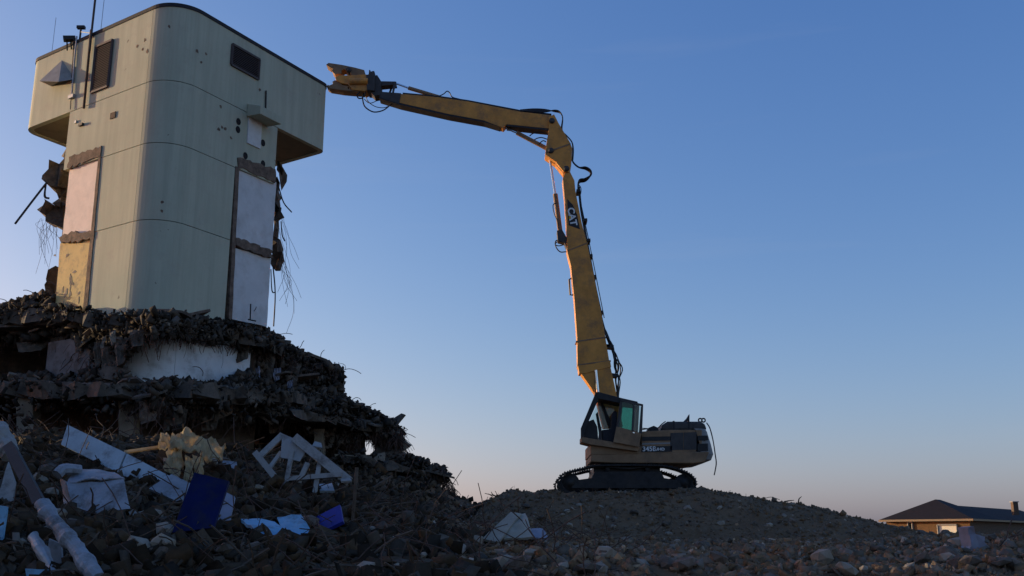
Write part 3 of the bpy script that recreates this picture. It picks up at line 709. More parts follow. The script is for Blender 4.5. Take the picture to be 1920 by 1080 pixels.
# lower right ledge with the hanging tip
z3f = lambda x, y: 6.45 - .12 * max(0, x + 7)
S3 = slab_thing('lower floor slab ending in a frayed overhanging tip above one bare column',
    [(-12, 48), (-11, 37.5), (-9.0, 37.4), (-7.4, 39.0), (-6.2, 40.8), (-5.0, 41.7), (-4.85, 43.5), (-5.6, 46), (-8, 48)],
    z3f, .3, 17,
    [([(585, 745), (643, 742), (690, 766), (742, 790), (752, 826), (738, 830), (722, 818), (690, 818), (640, 834), (590, 830), (555, 795)], 3600, -1.2, .6, .05, .32),
     ([(725, 792), (742, 788), (755, 832), (742, 838), (730, 820)], 260, -.8, .2, .05, .2)],
    [(748, 825, .6, -.9, .5), (752, 810, .8, -.6, .6), (735, 795, .5, .8, .5), (690, 765, .4, .9, .4), (745, 800, .9, .1, .5), (740, 830, .2, -1, .6), (660, 750, .3, .9, .5)],
    strands=420, edge_px=[(560, 800), (640, 832), (690, 818), (728, 820), (748, 832, -.3), (754, 822, -.3)], edge=(34, .1), mats=[(740, 805, 18, 26, 'broken_concrete', -.6), (676, 790, 26, 20, 'lilac_panel', -1.0), (660, 806, 40, 28, 'broken_concrete', -.9), (610, 810, 40, 36, 'broken_concrete', -1.0)])
z4f = lambda x, y: 4.95 - .16 * max(0, x + 6) 
S4 = slab_thing('lowest broken floor slab fraying out towards the earth mound',
    [(-9, 48), (-8.5, 40.5), (-6.5, 40.2), (-4.6, 41.0), (-3.2, 42.0), (-2.8, 43.2), (-3.4, 46), (-6, 48)],
    z4f, .35, 23,
    [([(722, 850), (770, 853), (826, 880), (830, 896), (806, 893), (790, 905), (750, 912), (700, 905), (690, 880)], 1600, -1.2, .6, .06, .38),
     ([(780, 898), (810, 905), (872, 950), (868, 968), (700, 975), (660, 930), (700, 900)], 2400, -1.6, .6, .06, .5)],
    [(826, 888, .9, .3, .5), (824, 885, .6, .8, .5), (838, 905, .8, .6, .4), (815, 880, .5, .9, .4), (860, 948, .8, .5, .4), (828, 892, 1, -.3, .45)],
    strands=320, edge_px=[(690, 890), (750, 908), (806, 895), (828, 895, -.3), (866, 962, -.5)], edge=(30, .25))
# bare columns and torn wall pieces
def column(px0, px1, py0, py1, Y, d, label, m='pale_concrete', seed=1):
    c = [(px0, py0), (px1, py0), (px1, py1), (px0, py1)]
    q = jag([P(a, b, Y) for a, b in c], .3, .03, seed)
    o = obj('column', prism(q, (0, d, 0)), m); return tag(o, label, 'column')
column(701, 722, 812, 905, 42.2, .5, 'bare square column under the frayed slab tip', seed=2)
column(30, 62, 740, 850, 34.0, .6, 'leaning grey column in the dark opening beside the debris heap', seed=3)
column(222, 252, 752, 840, 33.2, .55, 'grey column stub below the sagging slab by the long pale panel', seed=4)
column(588, 606, 805, 900, 40.5, .5, 'dark column behind the white steel trestle', seed=5)
def wallpiece(pts, Y, d, m, label, seed):
    q = jag([P(a, b, Y) for a, b in pts], .35, .05, seed); o = obj('wall_fragment', prism(q, (0, d, 0)), m); return tag(o, label, 'wall')
wallpiece([(586, 702), (643, 706), (642, 745), (584, 742)], 41.6, .3, 'broken_concrete', 'dark square wall fragment standing on the sagging slab end', 6)
wallpiece([(628, 852), (722, 850), (716, 905), (640, 925)], 41.2, .3, 'pale_concrete', 'grey wall fragment between the bare column and the dark column', 7)
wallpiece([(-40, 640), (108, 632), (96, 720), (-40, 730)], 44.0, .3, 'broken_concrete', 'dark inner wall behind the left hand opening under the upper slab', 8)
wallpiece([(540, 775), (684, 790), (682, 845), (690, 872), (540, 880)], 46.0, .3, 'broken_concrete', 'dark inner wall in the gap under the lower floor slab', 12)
# torn stubs of floor hanging from the tower sides
def stub(pts, Y, d, seed, label=None, par=None, m='broken_concrete'):
    q = jag([P(a, b, Y) for a, b in pts], .22, .07, seed); V, Fc = prism(q, (0, d, 0)); n = len(q)
    rr = random.Random(seed); V = [v + Vector((rr.uniform(-.1, .1), rr.uniform(-.25, .25), rr.uniform(-.1, .1))) for v in V]
    o = obj('floor_stub', (V, Fc), m, tower); tri(o); return o
stub([(127, 292), (124, 322), (112, 356), (96, 350), (82, 346), (92, 318), (112, 300)], 39.3, 1.4, 21)
stub([(119, 372), (115, 421), (96, 418), (74, 408), (67, 386), (84, 372), (95, 382), (108, 384)], 39.3, 1.4, 22)
stub([(121, 352), (117, 390), (110, 388), (112, 352)], 39.4, .8, 23)
stub([(108, 285), (122, 281), (126, 292), (112, 296)], 39.2, .4, 24, m='pale_concrete')
stub([(100, 500), (103, 545), (96, 560), (86, 556), (92, 520)], 39.6, .9, 25)
stub([(519, 300), (530, 322), (528, 336), (519, 345)], 41.5, .7, 26)
stub([(516, 335), (521, 360), (517, 420), (521, 470), (526, 480), (522, 500), (512, 504), (512, 440)], 41.4, .6, 27)
stub([(521, 375), (527, 392), (530, 405), (522, 410)], 41.4, .4, 28)
rr = random.Random(31)
def wire(pts, r=.012, m='rust', name='wire'):
    return obj(name, tube(pts, r, 4, 4), m, tower)
def W(pts, Y, r=.012, m='rust', name='wire'): return wire([P(a, b, Y) for a, b in pts], r, m, name)
W([(88, 342), (60, 378), (28, 420)], 39.0, .045, 'dark_metal', 'steel_bar'); W([(86, 345), (84, 368), (92, 372)], 39.1, .05, 'dark_metal', 'steel_bar')
W([(522, 345), (510, 390), (500, 434)], 40.6, .035, 'dark_metal', 'steel_bar'); W([(523, 352), (532, 380), (547, 398)], 41.3, .03, 'dark_metal', 'steel_bar')
W([(527, 415), (529, 440), (534, 452)], 41.3, .03, 'dark_metal', 'steel_bar'); W([(512, 500), (516, 550), (513, 612)], 41.3, .035, 'dark_metal', 'steel_bar'); W([(508, 505), (510, 545), (517, 548)], 41.3, .03, 'dark_metal', 'steel_bar')
W([(470, 570), (469, 600)], 38.6, .035, 'dark_metal', 'steel_bar'); W([(465, 599), (480, 602)], 38.6, .03, 'dark_metal', 'steel_bar')
for k in range(16):
    x = rr.uniform(516, 532); y = rr.uniform(400, 480); L = rr.uniform(60, 150); W([(x, y), (x + rr.uniform(0, 14), y + L * .3), (x + rr.uniform(4, 26), y + L * .7), (x + rr.uniform(-4, 34), y + L)], 41.3 + rr.uniform(-.3, .3), .007)
for k in range(22):
    x = rr.uniform(70, 112); y = rr.uniform(400, 425); L = rr.uniform(20, 120); W([(x, y), (x + rr.uniform(-16, 6), y + L * .4), (x + rr.uniform(-14, 14), y + L)], 39.4 + rr.uniform(-.3, .8), .006)

# unseen wall blocks added out of frame to the left to shade the foreground
for k, (x, y, w, d, h) in enumerate(((-36, 13.5, 3.0, 18, 11.0), (-38, 26.9, 5, 8.4, 12.5), (-37, 45.2, 4.0, 16.0, 12.0))):  # gap between the last two shaped to let a sun shaft reach the insulation
    t = empty('added_shade_wing', (x, y, Hs(x, y))); tag(t, ['unseen wing wall added beyond the debris heap for shade', 'unseen tall end block added beyond the tower for shade', 'unseen rear wing wall added behind the tower for shade'][k], 'shade blocker')
    q = [Vector((x - w / 2, y - d / 2, -.5)), Vector((x - w / 2, y + d / 2, -.5))]; rr = random.Random(k)
    top = [Vector((x - w / 2, y + d / 2 - d * i / 12, h + rr.uniform(-1.2, .5))) for i in range(13)]
    o = obj('wall', prism(q + top, (w, 0, 0)), 'pale_concrete', t); tri(o)
    obj('shade_wing_slab', box(x - w / 2 - .6, x + w / 2 + .9, y - d / 2 + .5, y + d / 2 - .4, 3.3, 3.65), 'broken_concrete', t)
    obj('shade_wing_slab', box(x - w / 2 - .5, x + w / 2 + .7, y - d / 2 + 1.5, y + d / 2 - .9, 6.4, 6.75), 'broken_concrete', t)

# ================================================================== EXCAVATOR
YN = 41.0; YB = 42.35                                  # near side of the machine, near side of the boom
ex = empty('excavator', P(1180, 924, 42.7)); 
tag(ex, 'yellow high reach demolition excavator with crusher jaw standing on the earth mound', 'excavator')
def part(name, pts, Y, d, m='machine_yellow', par=None, bv=.02):
    o = obj(name, pprism(pts, Y, d), m, par or ex); tri(o)
    if bv: bevel(o, bv)
    return o
# --- tracks
path = [(1066, 924), (1053, 917), (1047, 905), (1051, 894), (1063, 886), (1090, 879), (1118, 873), (1180, 872), (1240, 873), (1270, 879), (1290, 887), (1302, 897), (1305, 908), (1299, 919), (1288, 924)]
loop = catmull([P(a, b, YN) for a, b in path], 10)
n_bot = 24; a_, b_ = P(1288, 924, YN), P(1066, 924, YN)
loop += [a_.lerp(b_, k / n_bot) for k in range(1, n_bot)]
acc = [0.0]
for i in range(len(loop)): acc.append(acc[-1] + (loop[(i + 1) % len(loop)] - loop[i]).length)
def at_len(s):
    s %= acc[-1]; i = max(k for k in range(len(loop)) if acc[k] <= s)
    f = (s - acc[i]) / max(1e-6, acc[i + 1] - acc[i]); return loop[i].lerp(loop[(i + 1) % len(loop)], f)
NSH = 58
sv_, sf_ = join(box(-.115, .115, 0, .6, -.025, .025), box(-.10, -.07, 0, .6, -.075, -.02), box(.0, .03, 0, .6, -.06, -.02))
shoe_me = mesh_data('track_shoe', sv_, sf_, 'track_steel')
cxl = sum((p for p in loop), Vector()) / len(loop)
for ty in (YN, YN + 2.85):
    inner = [p + (cxl - p).normalized() * .07 for p in loop]
    n = len(loop)
    V = [Vector((p.x, ty + dy, p.z)) for dy in (.16, .44) for p in inner] + [Vector((p.x, ty + dy, p.z)) for dy in (.16, .44) for p in [q + (cxl - q).normalized() * .16 for q in loop]]
    Fc = []
    for i in range(n):
        j = (i + 1) % n
        Fc += [(i, j, n + j, n + i), (2 * n + j, 2 * n + i, 3 * n + i, 3 * n + j), (j, i, 2 * n + i, 2 * n + j), (n + i, n + j, 3 * n + j, 3 * n + i)]
    tr = obj('track', (V, Fc), 'track_steel', ex)
    for k in range(NSH):
        s = acc[-1] * k / NSH; p = at_len(s); d = (at_len(s + .05) - at_len(s - .05)).normalized()
        o = bpy.data.objects.new('track_shoe', shoe_me); o.parent = tr
        w = Vector((p.x, ty, p.z)); o.location = w - WL[tr.name]
        nrm = Vector((-d.z, 0, d.x)); nrm = nrm if nrm.dot(p - cxl) < 0 else -nrm    # local +z points inwards
        X = d; Z = nrm; Yv = Z.cross(X)
        o.rotation_euler = Matrix((X, Yv, Z)).transposed().to_euler() if Yv.y > 0 else Matrix((-X, -Yv, Z)).transposed().to_euler()
        COL.objects.link(o)
    fr = obj('track_frame', pprism([(1072, 915), (1072, 901), (1110, 896), (1116, 884), (1240, 884), (1246, 896), (1282, 902), (1282, 915)], YN, .40), 'track_steel', ex)
    fr.location.y += (ty - YN) + .1; WL[fr.name].y += (ty - YN) + .1
    for nm, c, r in (('idler', (1070, 904), .36), ('sprocket', (1284, 905), .36)):
        q = P(c[0], c[1], YN); obj(nm, join(disc_y((q.x, q.z), r, ty + .18, ty + .42), disc_y((q.x, q.z), r * .45, ty + .08, ty + .52)), 'track_steel', ex, True)
    for k in range(8):
        q = P(1092 + k * 25, 915, YN); obj('roller', disc_y((q.x, q.z), .13, ty + .14, ty + .46, 14), 'track_steel', ex, True)
    for k in (1140, 1215):
        q = P(k, 880, YN); obj('carrier_roller', disc_y((q.x, q.z), .1, ty + .14, ty + .46, 12), 'track_steel', ex, True)
part('undercarriage', [(1113, 905), (1113, 876), (1128, 868), (1230, 868), (1238, 878), (1238, 905)], YN + .45, 2.55, 'machine_black', bv=.03)
q = P(1175, 869, 42.7)
V = []; nn_ = 32
for z in (q.z - .25, q.z + .12):
    V += [Vector((q.x + 1.15 * math.cos(2 * math.pi * k / nn_), 42.7 + 1.15 * math.sin(2 * math.pi * k / nn_), z)) for k in range(nn_)]
obj('slew_ring', (V, [tuple(range(nn_)), tuple(range(2 * nn_ - 1, nn_ - 1, -1))] + [(k, (k + 1) % nn_, (k + 1) % nn_ + nn_, k + nn_) for k in range(nn_)]), 'machine_black', ex)
# --- upper body
UB = 41.15
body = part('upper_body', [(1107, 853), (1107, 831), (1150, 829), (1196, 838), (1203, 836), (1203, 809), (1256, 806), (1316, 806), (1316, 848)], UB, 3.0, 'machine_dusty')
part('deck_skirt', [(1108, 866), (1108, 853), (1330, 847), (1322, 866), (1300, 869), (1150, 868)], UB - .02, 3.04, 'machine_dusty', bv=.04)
# counterweight: rounded in plan
cwp = [(1318, 808), (1341, 850)]
q0, q1 = P(1316, 806, UB), P(1341, 862, UB)
def cw_ring(z, xr, xl):
    pts = []; r = .55; y0, y1 = UB, UB + 3.0
    pts += [(xl, y0)] + [(xr - r + r * math.sin(t), y0 + r - r * math.cos(t)) for t in [k * math.pi / 12 for k in range(7)]]
    pts += [(xr - r + r * math.cos(t), y1 - r + r * math.sin(t)) for t in [k * math.pi / 12 for k in range(7)]] + [(xl, y1)]
    return [Vector((a, b, z)) for a, b in pts]
zs_ = [(P(0, 868, UB).z, P(1318, 868, UB).x), (P(0, 861, UB).z, P(1338, 861, UB).x), (P(0, 850, UB).z, P(1342, 850, UB).x), (P(0, 830, UB).z, P(1337, 830, UB).x), (P(0, 808, UB).z, P(1330, 808, UB).x), (P(0, 803, UB).z, P(1327, 803, UB).x)]
V = []; xl = P(1305, 840, UB).x
for z, xr in zs_: V += cw_ring(z, xr, xl)
m_ = len(cw_ring(0, 1, 0)); Fc = [tuple(range(m_)), tuple(range(len(V) - 1, len(V) - m_ - 1, -1))]
for k in range(len(zs_) - 1):
    for i in range(m_): j = (i + 1) % m_; Fc.append((k * m_ + i, k * m_ + j, (k + 1) * m_ + j, (k + 1) * m_ + i))
cw = obj('counterweight', (V, Fc), 'counterweight_grey', ex); tri(cw)
# engine hood, eye, exhaust, cleaner
part('engine_hood', [(1238, 808), (1242, 796), (1252, 790), (1312, 790), (1322, 794), (1326, 806)], UB + .5, 2.2, 'machine_grey', bv=.08)
for x in (1262, 1290): part('hood_rib', [(x, 806), (x, 789), (x + 3, 789), (x + 3, 806)], UB + .49, 2.0, 'machine_black', bv=0)
part('exhaust', [(1281, 791), (1288, 784), (1293, 776), (1293, 791)], UB + 1.2, .25, 'machine_black')
eye = P(1316, 787, UB + .9)
def ring_y(c, r, t, y, n=14):
    return tube([Vector((c.x + r * math.cos(2 * math.pi * k / n), y, c.z + r * math.sin(2 * math.pi * k / n))) for k in range(n + 1)], t, 6)
for x in (1313, 1319): c = P(x, 788, UB + .9); obj('lifting_eye', ring_y(c, .075, .03, UB + .9), 'machine_black', cw)
part('air_cleaner', [(1213, 809), (1216, 802), (1226, 798), (1234, 802), (1236, 809)], UB + .5, .5, 'machine_black')
obj('handrail', tube([P(1203, 806, UB + .1), P(1214, 804, UB + .1), P(1232, 803, UB + .1), P(1240, 796, UB + .1), P(1248, 790, UB + .1)], .022, 5, 4), 'machine_black', ex)
obj('handrail', tube([P(1203, 803, UB + .1), P(1222, 804, UB + .1)], .02, 5), 'machine_black', ex)
# side panels
def side(name, pts, m, out=.012): 
    return part(name, pts, UB - out, .02, m, body, 0)
side('grille', [(1204, 827), (1204, 819), (1258, 818), (1258, 826)], 'machine_black')
side('badge_band', [(1202, 848), (1204, 837), (1260, 836), (1260, 847)], 'machine_black')
side('trim_strip', [(1204, 834), (1204, 831), (1258, 829.5), (1258, 832)], 'counterweight_grey')
d1 = side('engine_door', [(1257, 844), (1257, 812), (1281, 811), (1281, 843.5)], 'machine_grey'); d2 = side('engine_door', [(1282, 843.5), (1282, 811), (1306, 810), (1306, 843)], 'machine_grey')
side('grille', [(1309, 826), (1309, 818), (1315, 818), (1315, 826)], 'machine_black')
for a, b in ((817, 826), (832, 846)):
    part('grille', [(1308, b), (1308, a), (1327, a - .5), (1328, b - .5)], UB - .015, .03, 'machine_black', cw, 0)
def text(body_t, centre, size, rot, m, par, stretch=1.0, name='lettering', bold=.02):
    cu = bpy.data.curves.new('t', 'FONT'); cu.body = body_t; cu.size = size; cu.align_x = 'CENTER'; cu.align_y = 'CENTER'; cu.extrude = .004; cu.offset = bold * size
    to = bpy.data.objects.new('t', cu); COL.objects.link(to); bpy.context.view_layer.update()
    me = bpy.data.meshes.new_from_object(to.evaluated_get(bpy.context.evaluated_depsgraph_get())); bpy.data.objects.remove(to)
    M = Matrix.Rotation(rot, 4, 'Y') @ Matrix.Rotation(R(90), 4, 'X') @ Matrix.Diagonal((stretch, 1, 1, 1))
    me.transform(M); me.name = name; me.materials.clear(); me.materials.append(MATS[m])
    o = bpy.data.objects.new(name, me); return place(o, centre, par)
text('345B', P(1217.5, 842, UB - .03), .26, R(-1), 'white_print', body, 1.05)
text('UHD', P(1237, 842.5, UB - .03), .16, R(-1), 'white_print', body, 1.15)
# rear hose dangling
obj('hose', tube([P(1325, 793, UB + .4), P(1331, 803, UB), P(1337, 826, UB - .1), P(1341, 852, UB - .1), P(1343, 868, UB - .05), P(1341, 882, UB), P(1339, 891, UB)], .025, 6, 6), 'machine_grey', ex)
# --- cab (tilted back)
CY = 40.95; CWD = 1.05
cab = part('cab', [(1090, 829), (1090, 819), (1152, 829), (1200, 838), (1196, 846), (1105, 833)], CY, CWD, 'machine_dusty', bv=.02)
for yy in (CY, CY + CWD - .1):
    part('front_pillar', [(1089, 822), (1089, 803), (1117, 736), (1125, 742), (1097, 806), (1094, 820)], yy, .1, 'machine_black', cab, .01)
    part('rear_pillar', [(1152, 829), (1163, 748), (1169, 749), (1160, 831)], yy, .08, 'machine_grey', cab, .01)
part('roof', [(1117, 737), (1120, 734), (1165, 746), (1196, 753), (1195, 760), (1163, 756), (1120, 747)], CY - .02, CWD + .04, 'machine_black', cab)
part('rear_wall', [(1190, 836), (1195, 757), (1198, 757), (1194, 836)], CY + .1, CWD - .15, 'machine_grey', cab, 0)
part('rear_pillar', [(1189, 836), (1193, 757), (1199, 757), (1195, 836)], CY + CWD - .1, .1, 'machine_black', cab, 0)
part('guard_bar', [(1123, 748), (1127, 748), (1150, 800), (1150, 812), (1145, 812)], CY + CWD - .14, .05, 'machine_black', cab, 0)
part('guard_bar', [(1117, 776), (1121, 772), (1129, 812), (1124, 818)], CY + CWD - .14, .05, 'machine_black', cab, 0)
obj('windscreen', prism([P(1095, 806, CY + .1), P(1121, 744, CY + .1), P(1121.6, 744.2, CY + .1), P(1095.6, 806.2, CY + .1)], (0, CWD - .2, 0)), 'glass', cab)
obj('far_window', prism([P(1097, 808, CY + CWD - .06), P(1124, 748, CY + CWD - .06), P(1190, 758, CY + CWD - .06), P(1186, 830, CY + CWD - .06)], (0, .012, 0)), 'glass', cab)
part('console', [(1094, 820), (1096, 806), (1103, 790), (1113, 786), (1120, 800), (1122, 824)], CY + .25, .5, 'machine_black', cab)
part('lever', [(1122, 824), (1124, 800), (1128, 800), (1128, 825)], CY + .2, .1, 'machine_grey', cab, 0)
part('seat', [(1130, 826), (1128, 806), (1146, 804), (1147, 778), (1151, 770), (1157, 772), (1158, 806), (1156, 830)], CY + .25, .5, 'seat_fabric', cab, .04)
# open door, swung back along the near side
DY = CY - .12
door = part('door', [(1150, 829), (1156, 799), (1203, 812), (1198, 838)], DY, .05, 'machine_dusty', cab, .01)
for pts in ([(1156, 800), (1163, 751), (1167, 752), (1160, 801)], [(1198, 812), (1202, 762), (1206, 761), (1204, 813)], [(1163, 752), (1164, 748), (1206, 758), (1206, 762)], [(1184, 808), (1187, 757), (1190.5, 758), (1188, 809)]):
    part('door_frame', pts, DY, .05, 'machine_grey', door, 0)
obj('window', pprism([(1160, 801), (1167, 753), (1187, 757), (1184, 807)], DY + .02, .012), 'teal_glass', door)
obj('window', pprism([(1188, 808), (1190.5, 758), (1202, 762), (1198, 812)], DY + .02, .012), 'glass', door)
obj('handle', pprism([(1186.5, 812), (1186.5, 810), (1190, 810.5), (1190, 812.5)], DY - .03, .03), 'chrome', door)
# --- boom, knuckle, stick
BT = .65
boom = part('boom', [(1060, 322), (1069, 322), (1077, 338), (1079, 358), (1091, 419), (1100, 453), (1113, 513), (1128, 590), (1143, 680), (1157, 743), (1168, 800), (1132, 802), (1115, 736), (1088, 698), (1083, 687), (1082, 633), (1077, 563), (1070, 497), (1063, 470), (1063, 441), (1059, 374), (1055, 335)], YB, BT)
for a, b in (((1064, 470), (1102, 455)), ((1083, 684), (1145, 676)), ((1080, 640), (1136, 632))):
    part('weld_band', [(a[0] - .5, a[1] + 1.5), (a[0], a[1] - 1), (b[0], b[1] - 1), (b[0] + .5, b[1] + 1.5)], YB - .012, BT + .024, 'machine_dusty', boom, 0)
part('cover_plate', [(1086, 700), (1084, 684), (1100, 686), (1120, 680), (1144, 676), (1146, 688), (1120, 694), (1098, 700)], YB - .03, BT + .06, 'machine_yellow', boom, .01)
knuckle = part('boom_knuckle', [(1029, 219), (1039, 214), (1047, 230), (1069, 267), (1073, 278), (1071, 311), (1067, 323), (1057, 322), (1042, 303), (1022, 289), (1024, 272), (1029, 242)], YB - .06, BT + .12)
part('weld_band', [(1024, 284), (1070, 268), (1070, 271), (1024, 287)], YB - .075, BT + .15, 'machine_dusty', knuckle, 0)
stick = part('stick', [(711, 181), (719, 173), (755, 176), (822, 182), (878, 190), (975, 209), (1034, 216), (1040, 228), (1030, 241), (950, 233), (944, 240), (938, 238), (908, 226), (842, 214), (750, 193)], YB + .08, .5)
part('lower_flange', [(711, 181), (750, 193), (842, 214), (908, 226), (938, 238), (908, 229), (842, 217), (750, 196.5), (711, 184.5)], YB + .05, .56, 'machine_black', stick, 0)
part('lower_flange', [(950, 233), (1030, 241), (1030, 244.5), (950, 236)], YB + .05, .56, 'machine_black', stick, 0)
part('upper_rail', [(755, 176), (822, 182), (878, 190), (975, 209), (1034, 216), (1034, 213), (975, 206), (878, 187.5), (822, 179.5), (755, 173.5)], YB + .2, .25, 'machine_black', stick, 0)
part('stick_tip', [(705, 172), (719, 172), (752, 174.5), (748, 194), (715, 184)], YB + .04, .58, 'machine_grey', stick, .01)
part('lug', [(843, 213), (850, 214.5), (849, 219), (844, 218)], YB + .2, .2, 'machine_grey', stick, 0)
for c in ((1035, 226), (1062, 316), (1033, 282)):
    q = P(c[0], c[1], YB - .1); obj('pin', disc_y((q.x, q.z), .13, YB - .11, YB + BT + .11, 18), 'machine_grey', knuckle, True)
# logo plate on the boom
lg = part('logo_plate', [(1063.5, 373), (1074, 384), (1082, 402), (1087.5, 430), (1066, 422)], YB - .01, .012, 'machine_black', boom, 0)
ang = math.atan2(P(1091, 419, YB).z - P(1079, 358, YB).z, P(1091, 419, YB).x - P(1079, 358, YB).x)
text('CAT', P(1072.5, 406, YB - .02), .42, -ang, 'white_print', lg, 1.0, bold=.03)
obj('logo_triangle', pprism([(1067, 399), (1072, 406), (1067.5, 413)], YB - .016, .004), 'yellow_print', lg)
# cylinders
def cyl(name, a, b, r, ra, Y, m='machine_dusty', rod=None, rr_=.05):
    c = obj(name, tube([P(*a, Y), P(*b, Y)], r, 12), m, ex, False)
    if rod: obj('rod', tube([P(*b, Y), P(*rod, Y)], rr_, 10), 'chrome', c)
    return c
mid = YB + BT / 2
cyl('boom_cylinder', (1051, 440), (1041, 364), .11, .11, mid, rod=(1030, 292), rr_=.05)
part('cylinder_bracket', [(1044, 432), (1054, 430), (1063, 446), (1064, 470), (1058, 455), (1046, 452)], mid - .2, .4, 'machine_grey')
cyl('stick_cylinder', (1026, 279), (969, 249), .10, .1, mid, rod=(944, 238), rr_=.05)
cyl('tool_cylinder', (826, 183), (766, 165), .09, .09, mid, rod=(741, 156), rr_=.045)
for dy in (-.1, BT + .02):
    c = obj('hoist_cylinder', tube([P(1134, 800, YB + dy), P(1122, 742, YB + dy)], .12, 12), 'machine_dusty', ex)
    obj('rod', tube([P(1122, 742, YB + dy), P(1117, 694, YB + dy)], .06, 10), 'chrome', c)
obj('rail_bracket', tube([P(1072, 522, mid), P(1067, 524, mid), P(1069, 553, mid), P(1076, 553, mid)], .04, 6), 'machine_black', boom)
# wrist linkage
part('wrist_link', [(713, 152), (742, 152.5), (743, 158), (713, 161)], mid - .22, .44, 'machine_grey', ex, .01)
for a, b in (((741, 153), (737, 173)), ((738, 153), (731, 173))):
    part('toggle_link', [(a[0] - 2, a[1]), (a[0] + 2, a[1]), (b[0] + 1.5, b[1]), (b[0] - 2, b[1])], mid - .27 if a[0] > 740 else mid + .2, .07, 'machine_grey', ex, 0)
# crusher
cr = part('crusher', [(655, 141), (684, 139), (690, 140), (691, 168), (684, 171), (660, 168), (652, 158), (640, 156), (630, 150), (628, 145), (634, 141)], mid - .35, .7, 'machine_yellow')
part('upper_jaw', [(611, 121), (616, 117.5), (640, 121), (664, 126), (683, 131), (684, 140), (660, 142), (656, 136), (645, 129.5), (640, 132), (640, 138), (628, 139), (622, 133), (624, 128), (617, 125)], mid - .28, .56, 'machine_dusty', cr)
part('lower_jaw', [(612, 162), (614.5, 158), (617, 160), (624, 157), (623, 153), (628, 150), (640, 154), (641, 159), (653, 161), (652, 166), (660, 167), (684, 165), (682, 172), (670, 172), (642, 169.5), (618, 165.5)], mid - .28, .56, 'machine_dusty', cr)
part('rotator', [(686, 140), (691, 139), (692, 130.5), (694, 130.5), (695, 134), (699, 132.5), (702, 133), (703, 140), (702, 170), (688, 169)], mid - .42, .84, 'machine_grey', cr, .03)
part('mounting_bracket', [(702, 142), (707, 140), (714, 151), (714, 160), (716, 172), (712, 178), (702, 180), (692, 170), (700, 166)], mid - .3, .6, 'machine_grey', cr, .02)
q = P(656, 137, mid); obj('pin', disc_y((q.x, q.z), .12, mid - .37, mid + .37, 16), 'machine_grey', cr, True)
q = P(668, 156, mid); obj('jaw_cylinder', tube([P(690, 153, mid - .36), P(656, 153, mid - .36)], .16, 12), 'machine_yellow', cr)
# hoses
def hose(pts, Y, r=.028, m='rubber', k=6): return obj('hose', tube([P(a, b, Y + (c[0] if c else 0)) for a, b, *c in pts], r, 6, k), m, ex)
hose([(685, 171), (680, 180), (683, 198), (695, 208), (706, 210), (720, 206), (733, 196), (742, 190)], mid - .1, .03)
hose([(686, 171), (680, 183), (672, 184), (670, 178), (675, 172)], mid - .3, .03)
hose([(684, 176), (690, 190), (702, 199), (714, 202), (724, 201), (735, 195)], mid + .1, .018)
hose([(683, 186), (690, 192), (697, 193), (708, 188), (716, 184)], mid + .2, .018)
hose([(822, 181), (832, 176), (838, 171), (843, 174), (848, 182), (862, 186)], mid - .1, .025)
for k in range(4):
    e = k * 1.6; dy = -.2 + .13 * k
    hose([(975, 208 - e * .4), (1000, 209 - e), (1022, 210 - e), (1040, 206.5 + e * .6), (1050, 210 + e * .4), (1055, 222 - e * .2), (1054 - e * .3, 244), (1062, 254)], mid + dy, .027)
    hose([(1071, 296), (1076, 306), (1086, 314), (1098, 313.5 + e * .8), (1107, 319 + e), (1108 - e * .6, 328 + e * .8), (1097, 335 + e), (1087, 337 + e), (1084, 348), (1085, 362)], mid + dy, .038)
hose([(1084, 345), (1089, 352), (1089, 362), (1086, 370)], mid - .1, .02)
hose([(1062, 254), (1072, 266), (1074, 280), (1073, 300)], mid - .2, .03); hose([(1062, 254), (1072, 266), (1075, 280), (1074, 300)], mid + .1, .03)
for k in range(3):
    dy = -.2 + .2 * k; e = k * 1.3
    hose([(1084 + e, 350), (1088 + e, 390), (1095 + e, 430), (1104 + e, 480), (1115 + e, 540), (1126 + e, 590)], mid + dy, .026, k=3)
obj('hose_rail', tube([P(1083, 352, mid), P(1104, 450, mid), P(1118, 520, mid), P(1133, 596, mid)], .02, 5), 'machine_black', boom)
for c in ((1085, 357), (1098, 412), (1104, 450), (1108, 479), (1115, 518), (1128, 585), (1140, 648)):
    part('hose_clamp', [(c[0] - 4, c[1] - 2.5), (c[0] + 3, c[1] - 3), (c[0] + 3.5, c[1] + 2), (c[0] - 3.5, c[1] + 2.5)], mid - .3, .6, 'machine_black', boom, 0)
rr = random.Random(12)
for k in range(9):                                     # tangle of hoses down to the body
    y0 = 588 + k * 4; sway = [rr.uniform(-5, 5) for _ in range(6)]; bulge = rr.uniform(0, 12)
    hose([(1127 + k * .5, y0), (1135 + sway[0] * .4, 622), (1145 + sway[1], 648), (1151 + sway[2] + bulge * .5, 668), (1155 + sway[3] + bulge, 690), (1157 + sway[4] + bulge * .5, 712), (1158 + sway[5] * .4, 740), (1160, 760)], mid + rr.uniform(-.3, .3), .026, k=5)
for (a, b) in (((1140, 648), (1146, 650)), ((1148, 702), (1153, 704))): part('hose_clamp', [(a[0] - 4, a[1] - 3), (b[0] + 5, b[1] - 3), (b[0] + 5, b[1] + 3), (a[0] - 4, a[1] + 3)], mid - .3, .5, 'machine_black', boom, 0)
hose([(1043, 380), (1037, 385), (1039, 400), (1045, 415), (1047, 430)], mid - .1, .022)
hose([(1050, 450), (1042, 452), (1042, 462), (1050, 472), (1062, 472)], mid - .1, .025); hose([(1048, 450), (1041, 458), (1048, 461), (1060, 458)], mid + .1, .022)
